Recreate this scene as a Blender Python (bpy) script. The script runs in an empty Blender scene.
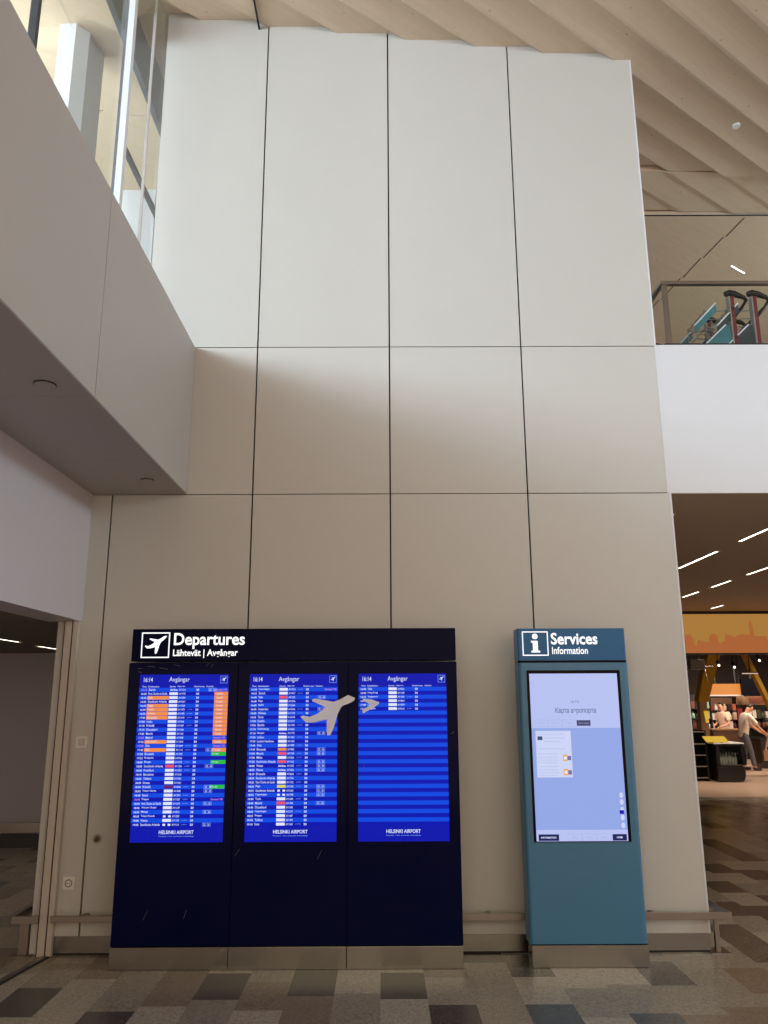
import bpy, math, random
from mathutils import Vector, Matrix
random.seed(7)
C = bpy.context.scene.collection
SC = bpy.context.scene
R = math.radians

# ------------------------------------------------------------------ camera, world, lights, exposure
cam_d = bpy.data.cameras.new('camera')
cam_d.sensor_fit = 'VERTICAL'; cam_d.sensor_height = 24.0; cam_d.sensor_width = 18.0
cam_d.lens = 792.8 / 1024 * 24.0
cam_d.clip_start = 0.05; cam_d.clip_end = 200
cam = bpy.data.objects.new('camera', cam_d); C.objects.link(cam)
cam.matrix_world = (Matrix.Translation((0, 0, 1.65)) @ Matrix.Rotation(R(-0.135), 4, 'Z')
                    @ Matrix.Rotation(R(90 + 13.286), 4, 'X') @ Matrix.Rotation(R(-0.242), 4, 'Z'))
SC.camera = cam

w = bpy.data.worlds.new('hall_daylight'); SC.world = w; w.use_nodes = True
wb = w.node_tree.nodes['Background']
wb.inputs[0].default_value = (1.0, 0.71, 0.56, 1); wb.inputs[1].default_value = 0.96

def area(name, loc, aim, sx, sy, power, col):
    d = bpy.data.lights.new(name, 'AREA'); d.shape = 'RECTANGLE'; d.size = sx; d.size_y = sy
    d.energy = power; d.color = col
    o = bpy.data.objects.new(name, d); C.objects.link(o); o.location = loc
    o.rotation_euler = (Vector(aim) - Vector(loc)).to_track_quat('-Z', 'Y').to_euler()
    return o
# daylight through the clerestory glazing high on the left
area('clerestory_daylight', (-6.6, -3.4, 6.8), (2.2, 3.0, 3.9), 11.0, 3.6, 3600, (0.69, 0.815, 1.0))
# daylight from the glazed hall on the right, then added fill lamps
area('hall_daylight', (9.5, 4.0, 6.0), (0, 5.6, 4.0), 3.2, 2.5, 640, (0.63, 0.86, 1.0))
area('right_wall_fill', (5.5, -3.6, 5.2), (1.8, 5.83, 3.2), 5.0, 2.5, 100, (0.92, 0.97, 1.0))  # added fill from behind the camera for the right part of the wall
area('low_fill', (0.5, -2.0, 3.1), (0.5, -1.5, 0), 6.0, 3.0, 84, (0.92, 1.0, 0.6))  # added low fill lamp, out of view behind the camera
area('rear_ceiling_fill', (6.0, 9.0, 4.6), (5, 9.0, 8), 3.0, 3.0, 24, (0.8, 1.0, 0.92))  # added unseen uplight that brightens the rear ceiling
area('upper_room_fill', (-4.6, 6.3, 6.0), (-3.0, 9.0, 7.2), 2.5, 1.6, 105, (0.88, 0.97, 1.0))  # added fill lamp for the room behind the clerestory glass
def spot_lamp(name, loc, aim, power, col, deg):
    d = bpy.data.lights.new(name, 'SPOT'); d.energy = power; d.color = col; d.spot_size = R(deg); d.spot_blend = 0.6; d.shadow_soft_size = 0.12
    o = bpy.data.objects.new(name, d); C.objects.link(o); o.location = loc
    o.rotation_euler = (Vector(aim) - Vector(loc)).to_track_quat('-Z', 'Y').to_euler()
for x_, y_, ax, ay, p_ in ((6.6, 15.6, 6.5, 15.9, 200), (8.0, 16.0, 7.9, 16.3, 200), (8.7, 18.9, 8.5, 19.9, 230), (8.4, 20.6, 9.2, 22.6, 300), (9.8, 18.0, 9.2, 19.2, 200), (9.9, 20.6, 10.2, 22.5, 170)):
    spot_lamp('store_spot', (x_, y_, 2.88), (ax, ay, 0.6), p_, (1.0, 0.80, 0.62), 105)
area('side_room_fill', (-5.5, 7.0, 2.18), (-5.5, 7.2, 0), 2.5, 3.0, 36, (1.0, 0.88, 0.8))  # added area fill that lifts the dark side room

SC.view_settings.view_transform = 'Standard'; SC.view_settings.look = 'None'
SC.view_settings.gamma = 1.0; SC.view_settings.use_curve_mapping = False
SC.view_settings.exposure = 0.0

# ------------------------------------------------------------------ materials
def lin(c):
    return tuple(((v / 255) / 12.92 if v / 255 <= 0.04045 else ((v / 255 + 0.055) / 1.055) ** 2.4) for v in c)

def mat(name, rgb, rough=0.5, metal=0.0, coat=0.0, noise=0.0, nscale=20.0, spec=0.5, bump=0.0, stretch=(1, 1, 1)):
    m = bpy.data.materials.new(name); m.use_nodes = True
    nt = m.node_tree; b = nt.nodes['Principled BSDF']
    c = lin(rgb)
    b.inputs['Base Color'].default_value = (*c, 1); b.inputs['Roughness'].default_value = rough
    b.inputs['Metallic'].default_value = metal; b.inputs['Coat Weight'].default_value = coat
    b.inputs['Coat Roughness'].default_value = 0.05
    b.inputs['Specular IOR Level'].default_value = spec
    if noise or bump:
        tc = nt.nodes.new('ShaderNodeTexCoord'); mp = nt.nodes.new('ShaderNodeMapping')
        mp.inputs['Scale'].default_value = stretch
        n = nt.nodes.new('ShaderNodeTexNoise'); n.inputs['Scale'].default_value = nscale; n.inputs['Detail'].default_value = 5
        nt.links.new(tc.outputs['Object'], mp.inputs['Vector']); nt.links.new(mp.outputs[0], n.inputs['Vector'])
        if noise:
            mx = nt.nodes.new('ShaderNodeMix'); mx.data_type = 'RGBA'
            mx.inputs[6].default_value = (*[v * (1 - noise) for v in c], 1)
            mx.inputs[7].default_value = (*[min(1, v * (1 + noise)) for v in c], 1)
            nt.links.new(n.outputs['Fac'], mx.inputs[0]); nt.links.new(mx.outputs[2], b.inputs['Base Color'])
        if bump:
            bp = nt.nodes.new('ShaderNodeBump'); bp.inputs['Strength'].default_value = bump; bp.inputs['Distance'].default_value = 0.01
            nt.links.new(n.outputs['Fac'], bp.inputs['Height']); nt.links.new(bp.outputs[0], b.inputs['Normal'])
    return m

def emit(name, rgb, strength=1.0, base=0.004, rough=0.15):
    m = bpy.data.materials.new(name); m.use_nodes = True
    b = m.node_tree.nodes['Principled BSDF']; c = lin(rgb)
    b.inputs['Base Color'].default_value = (base, base, base, 1); b.inputs['Roughness'].default_value = rough
    b.inputs['Specular IOR Level'].default_value = 0.1
    b.inputs['Emission Color'].default_value = (*c, 1); b.inputs['Emission Strength'].default_value = strength
    return m

def glass(name, tint, gloss=0.12):
    m = bpy.data.materials.new(name); m.use_nodes = True
    nt = m.node_tree; nt.nodes.remove(nt.nodes['Principled BSDF'])
    t = nt.nodes.new('ShaderNodeBsdfTransparent'); t.inputs[0].default_value = (*tint, 1)
    g = nt.nodes.new('ShaderNodeBsdfGlossy'); g.inputs['Roughness'].default_value = 0.01
    mx = nt.nodes.new('ShaderNodeMixShader'); fr = nt.nodes.new('ShaderNodeFresnel'); fr.inputs[0].default_value = 1.45
    ge = nt.nodes.new('ShaderNodeNewGeometry'); mm = nt.nodes.new('ShaderNodeMath'); mm.operation = 'SUBTRACT'; mm.use_clamp = True
    nt.links.new(fr.outputs[0], mm.inputs[0]); nt.links.new(ge.outputs['Backfacing'], mm.inputs[1]); nt.links.new(mm.outputs[0], mx.inputs[0]); nt.links.new(t.outputs[0], mx.inputs[1]); nt.links.new(g.outputs[0], mx.inputs[2])
    nt.links.new(mx.outputs[0], nt.nodes['Material Output'].inputs[0])
    return m

def wood(name, rgb):
    m = bpy.data.materials.new(name); m.use_nodes = True
    nt = m.node_tree; b = nt.nodes['Principled BSDF']; b.inputs['Roughness'].default_value = 0.65
    c = lin(rgb); N = nt.nodes.new; L = nt.links.new
    tc = N('ShaderNodeTexCoord'); mp = N('ShaderNodeMapping'); mp.inputs['Rotation'].default_value = (0, 0, R(-36.5))
    L(tc.outputs['Object'], mp.inputs['Vector'])
    mp2 = N('ShaderNodeMapping'); mp2.inputs['Scale'].default_value = (1.2, 14, 1); L(mp.outputs[0], mp2.inputs['Vector'])
    n = N('ShaderNodeTexNoise'); n.inputs['Scale'].default_value = 2.0; n.inputs['Detail'].default_value = 6; n.inputs['Distortion'].default_value = 0.6
    L(mp2.outputs[0], n.inputs['Vector'])
    mx = N('ShaderNodeMix'); mx.data_type = 'RGBA'
    mx.inputs[6].default_value = (*[v * 0.90 for v in c], 1); mx.inputs[7].default_value = (*[v * 1.09 for v in c], 1)
    L(n.outputs['Fac'], mx.inputs[0])
    mp3 = N('ShaderNodeMapping'); mp3.inputs['Scale'].default_value = (2.2, 3.4, 0.01); L(mp.outputs[0], mp3.inputs['Vector'])
    v = N('ShaderNodeTexVoronoi'); v.inputs['Scale'].default_value = 2.6; L(mp3.outputs[0], v.inputs['Vector'])
    rp = N('ShaderNodeValToRGB'); rp.color_ramp.elements[0].position = 0.03; rp.color_ramp.elements[0].color = (0.45, 0.38, 0.32, 1)
    rp.color_ramp.elements[1].position = 0.085; rp.color_ramp.elements[1].color = (1, 1, 1, 1)
    L(v.outputs['Distance'], rp.inputs[0])
    mu = N('ShaderNodeMix'); mu.data_type = 'RGBA'; mu.blend_type = 'MULTIPLY'; mu.inputs[0].default_value = 0.8
    L(mx.outputs[2], mu.inputs[6]); L(rp.outputs[0], mu.inputs[7]); L(mu.outputs[2], b.inputs['Base Color'])
    return m

def terrazzo(name, rgb):
    m = bpy.data.materials.new(name); m.use_nodes = True
    nt = m.node_tree; b = nt.nodes['Principled BSDF']; b.inputs['Roughness'].default_value = 0.27
    c = lin(rgb); N = nt.nodes.new; L = nt.links.new
    tc = N('ShaderNodeTexCoord')
    v = N('ShaderNodeTexVoronoi'); v.inputs['Scale'].default_value = 95; L(tc.outputs['Object'], v.inputs['Vector'])
    rp = N('ShaderNodeValToRGB'); e = rp.color_ramp.elements
    e[0].position = 0.0; e[0].color = (*[x * 0.62 for x in c], 1); e[1].position = 1.0; e[1].color = (*[min(1, x * 1.5) for x in c], 1)
    sp = N('ShaderNodeSeparateColor'); L(v.outputs['Color'], sp.inputs[0]); L(sp.outputs[0], rp.inputs[0])
    n = N('ShaderNodeTexNoise'); n.inputs['Scale'].default_value = 5; L(tc.outputs['Object'], n.inputs['Vector'])
    mu = N('ShaderNodeMix'); mu.data_type = 'RGBA'; mu.inputs[7].default_value = (*c, 1)
    L(n.outputs['Fac'], mu.inputs[0]); L(rp.outputs[0], mu.inputs[6]); L(mu.outputs[2], b.inputs['Base Color'])
    return m

M = dict(
    wall=mat('wall_panel_paint', (197, 193, 186), 0.42, noise=0.02, nscale=3),
    groove=mat('groove_dark', (28, 24, 24), 0.8),
    white=mat('fascia_white_paint', (214, 214, 216), 0.45, noise=0.015, nscale=2),
    grey=mat('bulkhead_grey_paint', (172, 164, 158), 0.5, noise=0.02, nscale=2),
    soffit=mat('soffit_paint', (172, 164, 158), 0.6, noise=0.02, nscale=2),
    lintel=mat('lintel_paint', (196, 190, 192), 0.5, noise=0.02, nscale=2),
    wood=wood('ceiling_board_wood', (214, 193, 168)),
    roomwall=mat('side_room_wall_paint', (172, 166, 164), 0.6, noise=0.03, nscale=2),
    beige=mat('upper_room_wall_paint', (206, 206, 188), 0.7, noise=0.04, nscale=1.5),
    pceil=mat('passage_ceiling_paint', (176, 152, 130), 0.6, noise=0.02, nscale=2),
    steel=mat('brushed_steel', (150, 145, 138), 0.24, 1.0, noise=0.16, nscale=3, stretch=(1, 1, 0.1), bump=0.03),
    rail=mat('satin_steel_rail', (150, 142, 134), 0.38, 1.0, noise=0.05, nscale=8),
    darksteel=mat('dark_anodised_metal', (70, 68, 68), 0.4, 0.8, noise=0.05, nscale=9),
    mull=mat('mullion_white_paint', (214, 216, 218), 0.4, noise=0.01, nscale=4),
    mulldark=mat('mullion_gasket_dark', (48, 50, 54), 0.5, noise=0.02, nscale=4),
    frame=mat('door_frame_paint', (196, 186, 174), 0.45, noise=0.02, nscale=4),
    glass=glass('clear_glass', (0.95, 0.985, 0.965)),
    navy=mat('navy_gloss_panel', (4, 9, 52), 0.09, noise=0.05, nscale=2, spec=0.08),
    navyhead=mat('navy_header_paint', (6, 10, 44), 0.28, noise=0.03, nscale=2, spec=0.06),
    bezel=mat('black_screen_bezel', (6, 7, 14), 0.12, noise=0.02, nscale=4, spec=0.12),
    teal=mat('teal_paint', (66, 120, 156), 0.34, noise=0.02, nscale=3),
    tealhead=mat('blue_header_paint', (48, 104, 154), 0.30, noise=0.02, nscale=3, spec=0.25),
    black=mat('black_plastic', (16, 15, 15), 0.35, noise=0.05, nscale=8),
    rubber=mat('black_rubber', (24, 22, 22), 0.7, noise=0.05, nscale=20),
    plastic=mat('white_socket_plastic', (226, 222, 214), 0.4, noise=0.02, nscale=10),
    decal=mat('white_vinyl_decal', (226, 228, 236), 0.35, noise=0.02, nscale=10),
    lamp=emit('ceiling_strip_light', (255, 244, 228), 6.5, 0.5),
    lettering=emit('backlit_lettering', (242, 246, 252), 1.05, 0.5),
)

# ------------------------------------------------------------------ mesh helpers
ORG = {}
class MB:
    def __init__(s): s.v = []; s.f = []; s.m = []; s.sm = []
    def face(s, pts, m=0, smooth=False):
        i = len(s.v); s.v += [tuple(p) for p in pts]; s.f.append(tuple(range(i, i + len(pts)))); s.m.append(m); s.sm.append(smooth)
    def mesh(s, pts, faces, m=0, smooth=False):
        i = len(s.v); s.v += [tuple(p) for p in pts]
        for f in faces: s.f.append(tuple(i + k for k in f)); s.m.append(m); s.sm.append(smooth)
    def box(s, x0, x1, y0, y1, z0, z1, m=0):
        p = [(x0, y0, z0), (x1, y0, z0), (x1, y1, z0), (x0, y1, z0), (x0, y0, z1), (x1, y0, z1), (x1, y1, z1), (x0, y1, z1)]
        s.mesh(p, [(0, 3, 2, 1), (4, 5, 6, 7), (0, 1, 5, 4), (1, 2, 6, 5), (2, 3, 7, 6), (3, 0, 4, 7)], m)
        return s
    def rect(s, x0, x1, z0, z1, y, m=0):                       # faces -Y
        s.face([(x0, y, z0), (x1, y, z0), (x1, y, z1), (x0, y, z1)], m); return s
    def prism(s, pts, y0, y1, m=0):                             # pts (x,z) ring, extruded along Y
        n = len(pts)
        a = sum(pts[i][0] * pts[(i + 1) % n][1] - pts[(i + 1) % n][0] * pts[i][1] for i in range(n))
        if a < 0: pts = pts[::-1]
        P = [(x, y0, z) for x, z in pts] + [(x, y1, z) for x, z in pts]
        s.mesh(P, [tuple(range(n)), tuple(range(2 * n - 1, n - 1, -1))] + [((i + 1) % n, i, n + i, n + (i + 1) % n) for i in range(n)], m)
        return s
    def prismx(s, pts, x0, x1, m=0):                            # pts (y,z)
        n = len(pts); P = [(x0, y, z) for y, z in pts] + [(x1, y, z) for y, z in pts]
        s.mesh(P, [tuple(range(n - 1, -1, -1)), tuple(range(n, 2 * n))] + [(i, (i + 1) % n, n + (i + 1) % n, n + i) for i in range(n)], m)
        return s
    def prismz(s, pts, z0, z1, m=0):                            # pts (x,y)
        n = len(pts); P = [(x, y, z0) for x, y in pts] + [(x, y, z1) for x, y in pts]
        s.mesh(P, [tuple(range(n - 1, -1, -1)), tuple(range(n, 2 * n))] + [(i, (i + 1) % n, n + (i + 1) % n, n + i) for i in range(n)], m)
        return s
    def tube(s, pts, r, n=8, m=0):
        pts = [Vector(p) for p in pts]; rr = r if isinstance(r, (list, tuple)) else [r] * len(pts)
        P = []; F = []
        for k, p in enumerate(pts):
            d = (pts[min(k + 1, len(pts) - 1)] - pts[max(k - 1, 0)]).normalized()
            a = d.cross(Vector((0, 0, 1)) if abs(d.z) < 0.9 else Vector((1, 0, 0))).normalized(); b = d.cross(a)
            for j in range(n):
                t = 2 * math.pi * j / n; P.append(p + (a * math.cos(t) + b * math.sin(t)) * rr[k])
        for k in range(len(pts) - 1):
            for j in range(n):
                F.append((k * n + j, k * n + (j + 1) % n, (k + 1) * n + (j + 1) % n, (k + 1) * n + j))
        F.append(tuple(range(n - 1, -1, -1))); F.append(tuple(range((len(pts) - 1) * n, len(pts) * n)))
        s.mesh(P, F, m, True); return s
    def bar(s, a, b, wx, wy, m=0):                              # rectangular bar from a to b
        a = Vector(a); b = Vector(b); d = (b - a).normalized()
        u = d.cross(Vector((0, 1, 0)) if abs(d.y) < 0.9 else Vector((1, 0, 0))).normalized(); v = d.cross(u)
        P = [q + u * (i * wx / 2) + v * (j * wy / 2) for q in (a, b) for i, j in ((-1, -1), (1, -1), (1, 1), (-1, 1))]
        s.mesh(P, [(0, 1, 2, 3), (7, 6, 5, 4), (0, 4, 5, 1), (1, 5, 6, 2), (2, 6, 7, 3), (3, 7, 4, 0)], m); return s
    def ball(s, c, r, n=12, m=0, sc=(1, 1, 1)):
        P = [(c[0], c[1], c[2] - r * sc[2])]; F = []; h = n // 2
        for i in range(1, h):
            a = math.pi * i / h - math.pi / 2
            for j in range(n):
                t = 2 * math.pi * j / n
                P.append((c[0] + r * sc[0] * math.cos(a) * math.cos(t), c[1] + r * sc[1] * math.cos(a) * math.sin(t), c[2] + r * sc[2] * math.sin(a)))
        P.append((c[0], c[1], c[2] + r * sc[2]))
        for j in range(n):
            F.append((0, 1 + (j + 1) % n, 1 + j)); F.append((len(P) - 1, 1 + (h - 2) * n + j, 1 + (h - 2) * n + (j + 1) % n))
            for i in range(h - 2): F.append((1 + i * n + j, 1 + i * n + (j + 1) % n, 1 + (i + 1) * n + (j + 1) % n, 1 + (i + 1) * n + j))
        s.mesh(P, F, m, True); return s
    def build(s, name, mats, parent=None, bevel=0.0):
        if not isinstance(mats, (list, tuple)): mats = [mats]
        o0 = ORG.get(parent.name, (0, 0, 0)) if parent else (0, 0, 0)
        me = bpy.data.meshes.new(name)
        me.from_pydata([(a - o0[0], b - o0[1], c - o0[2]) for a, b, c in s.v], [], s.f); me.update()
        for mm in mats: me.materials.append(mm)
        for p, i, q in zip(me.polygons, s.m, s.sm): p.material_index = i; p.use_smooth = q
        o = bpy.data.objects.new(name, me); C.objects.link(o)
        if parent: o.parent = parent; ORG[o.name] = o0
        if bevel:
            md = o.modifiers.new('bevel', 'BEVEL'); md.width = bevel; md.segments = 2; md.limit_method = 'ANGLE'
        return o

def tag(o, label, cat, group=None):
    o['label'] = label; o['category'] = cat
    if group: o['group'] = group
    return o
def thing(name, label, cat, loc=(0, 0, 0), group=None):
    o = bpy.data.objects.new(name, None); C.objects.link(o); o.location = loc; o.empty_display_size = 0.1
    ORG[o.name] = tuple(loc); return tag(o, label, cat, group)
def struct(name, mb, mats, bevel=0.0, label=None, parent=None):
    o = mb.build(name, mats, parent, bevel)
    if not parent: o['kind'] = 'structure'
    if label: o['label'] = label
    return o
def copy_tree(o, parent=None):
    c = o.copy(); C.objects.link(c)
    if parent: c.parent = parent
    for ch in [x for x in C.objects if x.parent == o]: copy_tree(ch, c)
    return c

_txt = {}
def glyphs(s, bold=0.0):
    k = (s, bold)
    if k not in _txt:
        cu = bpy.data.curves.new('t', 'FONT'); cu.body = s; cu.size = 1; cu.resolution_u = 3; cu.offset = bold
        ob = bpy.data.objects.new('t', cu); me = ob.to_mesh()
        V = [(v.co.x, v.co.y) for v in me.vertices]; F = [tuple(p.vertices) for p in me.polygons]
        ob.to_mesh_clear(); bpy.data.objects.remove(ob); bpy.data.curves.remove(cu)
        x0 = min(v[0] for v in V); x1 = max(v[0] for v in V); y0 = min(v[1] for v in V); y1 = max(v[1] for v in V)
        _txt[k] = (V, F, x0, x1, y0, y1)
    return _txt[k]
def text(mb, s, x0, x1, z0, z1, y, m=0, bold=0.02):             # ink box fitted to x0..x1, z0..z1, facing -Y
    V, F, a0, a1, b0, b1 = glyphs(s, bold)
    P = [(x0 + (v[0] - a0) / (a1 - a0) * (x1 - x0), y, z0 + (v[1] - b0) / max(b1 - b0, 1e-6) * (z1 - z0)) for v in V]
    mb.mesh(P, F, m)
def text_h(mb, s, x, z, cap, y, m=0, bold=0.02, wid=1.0, right=False):   # by cap height, baseline z
    V, F, a0, a1, b0, b1 = glyphs(s, bold); k = cap / 0.70
    off = -(a1 - a0) * k * wid if right else 0
    mb.mesh([(x + off + (v[0] - a0) * k * wid, y, z + v[1] * k) for v in V], F, m)

# ------------------------------------------------------------------ the shell
D = 5.83
# floor of terrazzo tiles, 0.267 x 0.444 m, columns running away from the camera
fl = MB(); TW = 0.267; TL = 0.444
dark = {}                                     # (column, far edge): tone
for k, yt, t in [(0, 5.438, 3), (-2, 5.490, 3), (1, 4.903, 3), (-4, 5.440, 3), (-6, 4.830, 3), (-8, 5.20, 3), (3, 4.903, 4), (6, 5.63, 2),
                 (5, 4.766, 4), (8, 5.493, 5), (7, 4.85, 5), (10, 7.155, 3), (11, 7.91, 3), (13, 8.405, 3), (12, 8.70, 3), (14, 9.265, 3),
                 (9, 6.482, 2), (9, 6.04, 2), (3, 5.79, 2), (7, 5.73, 1)]:
    dark.setdefault(k, []).append((yt, t))
for k in range(-34, 44):
    x0 = -0.02 + TW * k; ph = dark[k][0][0] if k in dark else random.random() * TL
    n0 = math.floor((-3 - ph) / TL)
    y = ph + n0 * TL
    while y < 14.285:
        ya, yb = max(y, -3), min(y + TL, 14.285)
        tone = random.choices([0, 1, 5, 3], [0.42, 0.32, 0.12, 0.14])[0]
        if k in dark:
            if 4.4 < yb < 7 and tone == 3: tone = 1
            for yt, t in dark[k]:
                if abs(y + TL - yt) < 0.1: tone = t
        elif 4.2 < yb < 6 and -3 < x0 < 2.4 and tone == 3: tone = 0
        fl.face([(x0, ya, 0), (x0 + TW, ya, 0), (x0 + TW, yb, 0), (x0, yb, 0)], tone)
        y += TL
struct('floor', fl, [terrazzo('terrazzo_light', (156, 143, 124)), terrazzo('terrazzo_mid', (136, 124, 107)), terrazzo('terrazzo_grey', (90, 82, 73)),
                     terrazzo('terrazzo_dark', (74, 67, 61)), terrazzo('terrazzo_slate', (84, 82, 80)), terrazzo('terrazzo_brown', (122, 106, 88))],
       label='grey and brown terrazzo tile floor')
struct('floor_store', MB().box(3.0, 14, 14.285, 30, -0.05, 0.004), mat('store_floor_tile', (214, 186, 164), 0.22, noise=0.05, nscale=1.5))

# main wall of large panels with dark joints
wl = MB()
wl.box(-2.37, 2.185, D + 0.022, D + 0.32, 0, 3.17, 1)
wl.box(-1.866, 2.17, D + 0.022, D + 0.32, 3.17, 7.62, 1)
wl.box(-2.6, -1.866, D + 0.001, D + 0.32, 3.1705, 4.372, 0)  # hidden filler, added to block a light leak above the soffit
cols = [-2.37, -2.045, -0.984, 0.062, 1.107]; g = 0.006; gh = 0.0035
for i, x in enumerate(cols):
    xe = cols[i + 1] if i < 4 else None
    for z0, z1, r in ((0.0, 3.168, 0), (3.168, 4.374, 1), (4.374, 7.62, 2)):
        a = x + g if i else x; b = (xe - g) if xe else (2.185 if r == 0 else 2.17)
        if r and i == 0: continue
        if r and i == 1: a = -1.866
        wl.box(a, b, D, D + 0.0225, z0 + (gh if r else 0), z1 - (gh if r < 2 else 0), 0)
for z0, z1, xr in ((0.113, 3.166, 2.185), (3.172, 7.6, 2.17)):       # light metal edge trim at the free end
    wl.box(xr, xr + 0.012, D - 0.002, D + 0.32, z0, z1, 2)
wl.box(-1.872, -1.866, D - 0.001, D + 0.32, 4.39, 7.6, 0)
struct('wall_back', wl, [M['wall'], M['groove'], M['mull']], label='tall wall of light grey panels with dark joints')
bb = MB()
for a, b in ((-2.205, -0.62), (-0.614, 0.98), (0.986, 2.186)): bb.box(a, b, D - 0.014, D - 0.0005, 0.012, 0.113)
bb.box(-2.205, 2.186, D - 0.008, D - 0.0005, 0, 0.0125, 1)
struct('baseboard_back', bb, [M['steel'], M['groove']])
wm = MB(); wm.face([(.05 * math.cos(t), 0, .05 * math.sin(t)) for t in [2 * math.pi * q / 24 for q in range(24)]])
sm_ = mat('brown_stain', (96, 66, 38), 0.8); nt = sm_.node_tree
tc = nt.nodes.new('ShaderNodeTexCoord'); vl = nt.nodes.new('ShaderNodeVectorMath'); vl.operation = 'LENGTH'; nz_ = nt.nodes.new('ShaderNodeTexNoise'); nz_.inputs['Scale'].default_value = 40
mr = nt.nodes.new('ShaderNodeMapRange'); mr.inputs[1].default_value = 0.036; mr.inputs[2].default_value = 0.006; mr.inputs[3].default_value = 0; mr.inputs[4].default_value = 1
ml = nt.nodes.new('ShaderNodeMath'); ml.operation = 'MULTIPLY'; nz_.inputs['Detail'].default_value = 4; mr.inputs[4].default_value = 1.8; ml.use_clamp = True
nt.links.new(tc.outputs['Object'], vl.inputs[0]); nt.links.new(vl.outputs['Value'], mr.inputs[0]); nt.links.new(tc.outputs['Object'], nz_.inputs['Vector'])
nt.links.new(mr.outputs[0], ml.inputs[0]); nt.links.new(nz_.outputs['Fac'], ml.inputs[1]); nt.links.new(ml.outputs[0], nt.nodes['Principled BSDF'].inputs['Alpha'])
st = struct('trim_stain', wm, sm_); st.location = (-1.971, D - 0.001, 0.722); st['label'] = 'small brown stain on the panel left of the departures board'

# left bulkhead, its underside, the wall under it and the door opening
XB = -1.480; XL = -2.195
lb = MB()
for a, b in ((-3.0, 3.843), (3.849, D - 0.004)): lb.box(XB - 0.02, XB, a, b, 3.172, 4.375, 0)
lb.box(XB - 0.42, XB - 0.005, -3, D - 0.006, 3.20, 4.370, 1)
struct('wall_left_upper', lb, [M['grey'], M['groove']], label='grey bulkhead wall running towards the camera')
sf = MB()
for a, b in ((-3.0, 3.820), (3.824, 4.913), (4.917, D - 0.0005)): sf.box(XL, XB - 0.004, a, b, 3.168, 3.19, 0)
sf.box(XL, XB - 0.03, -3, D - 0.001, 3.185, 3.20, 1)
struct('ceiling_soffit', sf, [M['soffit'], M['groove']])
struct('wall_left', MB().box(XL - 0.25, XL, -3, D - 0.002, 2.212, 3.168), M['lintel'], label='plain grey wall above the side doorway')
struct('trim_1', MB().prismz([(-2.222, 5.78), (-2.205, 5.78), (-2.445, 4.2), (-2.468, 4.2)], 0.0, 0.003, 1).prismz([(-2.262, 5.78), (-2.224, 5.78), (-2.47, 4.2), (-2.515, 4.2)], 0.0, 0.005, 0),
       [M['rail'], M['groove']], label='steel floor track of the side doorway')
fr = MB()
for a, b in ((-2.300, -2.252), (-2.242, -2.207)): fr.box(a, b, 5.785, 5.828, 0.0, 2.2115, 0)
fr.box(-2.31, -2.21, 5.795, 5.829, 0.0, 2.211, 1)
struct('door_1', fr, [M['frame'], M['groove']], label='pale metal door frame posts with dark gaps')
# side room seen through the doorway
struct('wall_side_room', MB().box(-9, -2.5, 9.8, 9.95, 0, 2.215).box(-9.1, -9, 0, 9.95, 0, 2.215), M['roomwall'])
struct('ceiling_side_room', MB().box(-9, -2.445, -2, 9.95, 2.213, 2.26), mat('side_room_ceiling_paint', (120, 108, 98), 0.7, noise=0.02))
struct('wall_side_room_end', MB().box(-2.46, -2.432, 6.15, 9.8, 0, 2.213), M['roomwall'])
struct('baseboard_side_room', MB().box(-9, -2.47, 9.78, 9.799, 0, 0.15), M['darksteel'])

# glazing above the bulkhead
XG = -1.90
gw = MB(); gw.box(XG, XG + 0.012, -3, D + 0.30, 4.372, 7.9)
wob = struct('window_1', gw, M['glass'], label='clerestory glass above the grey bulkhead')
mu = MB()
mu.box(XG + 0.013, XG + 0.058, 4.93, 4.985, 4.372, 8.3, 0); mu.box(XG - 0.012, XG + 0.014, 4.94, 4.985, 4.372, 8.3, 1)
mu.box(XG - 0.004, XG + 0.018, 5.535, 5.548, 4.372, 8.3, 2)
mu.box(XG - 0.012, XG + 0.030, 3.585, 3.62, 4.372, 8.5, 1)
mu.box(XG - 0.012, XG + 0.030, 2.2, 2.24, 4.372, 8.5, 1)
mu.box(XG - 0.03, XG + 0.03, -3, D + 0.30, 4.372, 4.40, 0)
struct('window_frame', mu, [M['mull'], M['mulldark'], M['grey']], parent=wob)
struct('wall_upper_room', MB().box(-9, -1.9, 9.4, 9.55, 4.372, 7.6, 0).box(-9, -1.9, 9.39, 9.4, 7.2, 7.21, 1)
       .box(-9, -1.9, 9.4, 9.55, 7.6, 9.6, 0).box(-9, -1.9, 9.39, 9.4, 8.28, 8.29, 1), [M['beige'], M['groove']])
struct('floor_upper_room', MB().box(-9, -1.905, -3, 9.6, 4.22, 4.371), M['grey'])
struct('trim_3', MB().box(-2.235, -2.185, 5.0, 9.4, 7.20, 7.75), mat('blue_grey_beam', (92, 98, 104), 0.5, noise=0.05), label='dark beam hanging under the wooden ceiling behind the glass')
struct('trim_4', MB().box(-2.225, -2.185, 5.76, 9.3, 6.25, 6.29), M['darksteel'], label='dark transom rail behind the glass')
struct('wall_parapet', MB().box(-4.2, -2.36, 7.0, 7.15, 4.372, 6.63).box(-2.36, -2.24, 6.95, 7.2, 4.372, 6.60), M['white'])
struct('wall_column', MB().prismz([(-2.95, 6.08), (-2.80, 6.08), (-2.71, 6.18), (-2.71, 6.55), (-2.95, 6.55)], 4.372, 7.80), M['white'], label='white column behind the clerestory glass')

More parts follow.
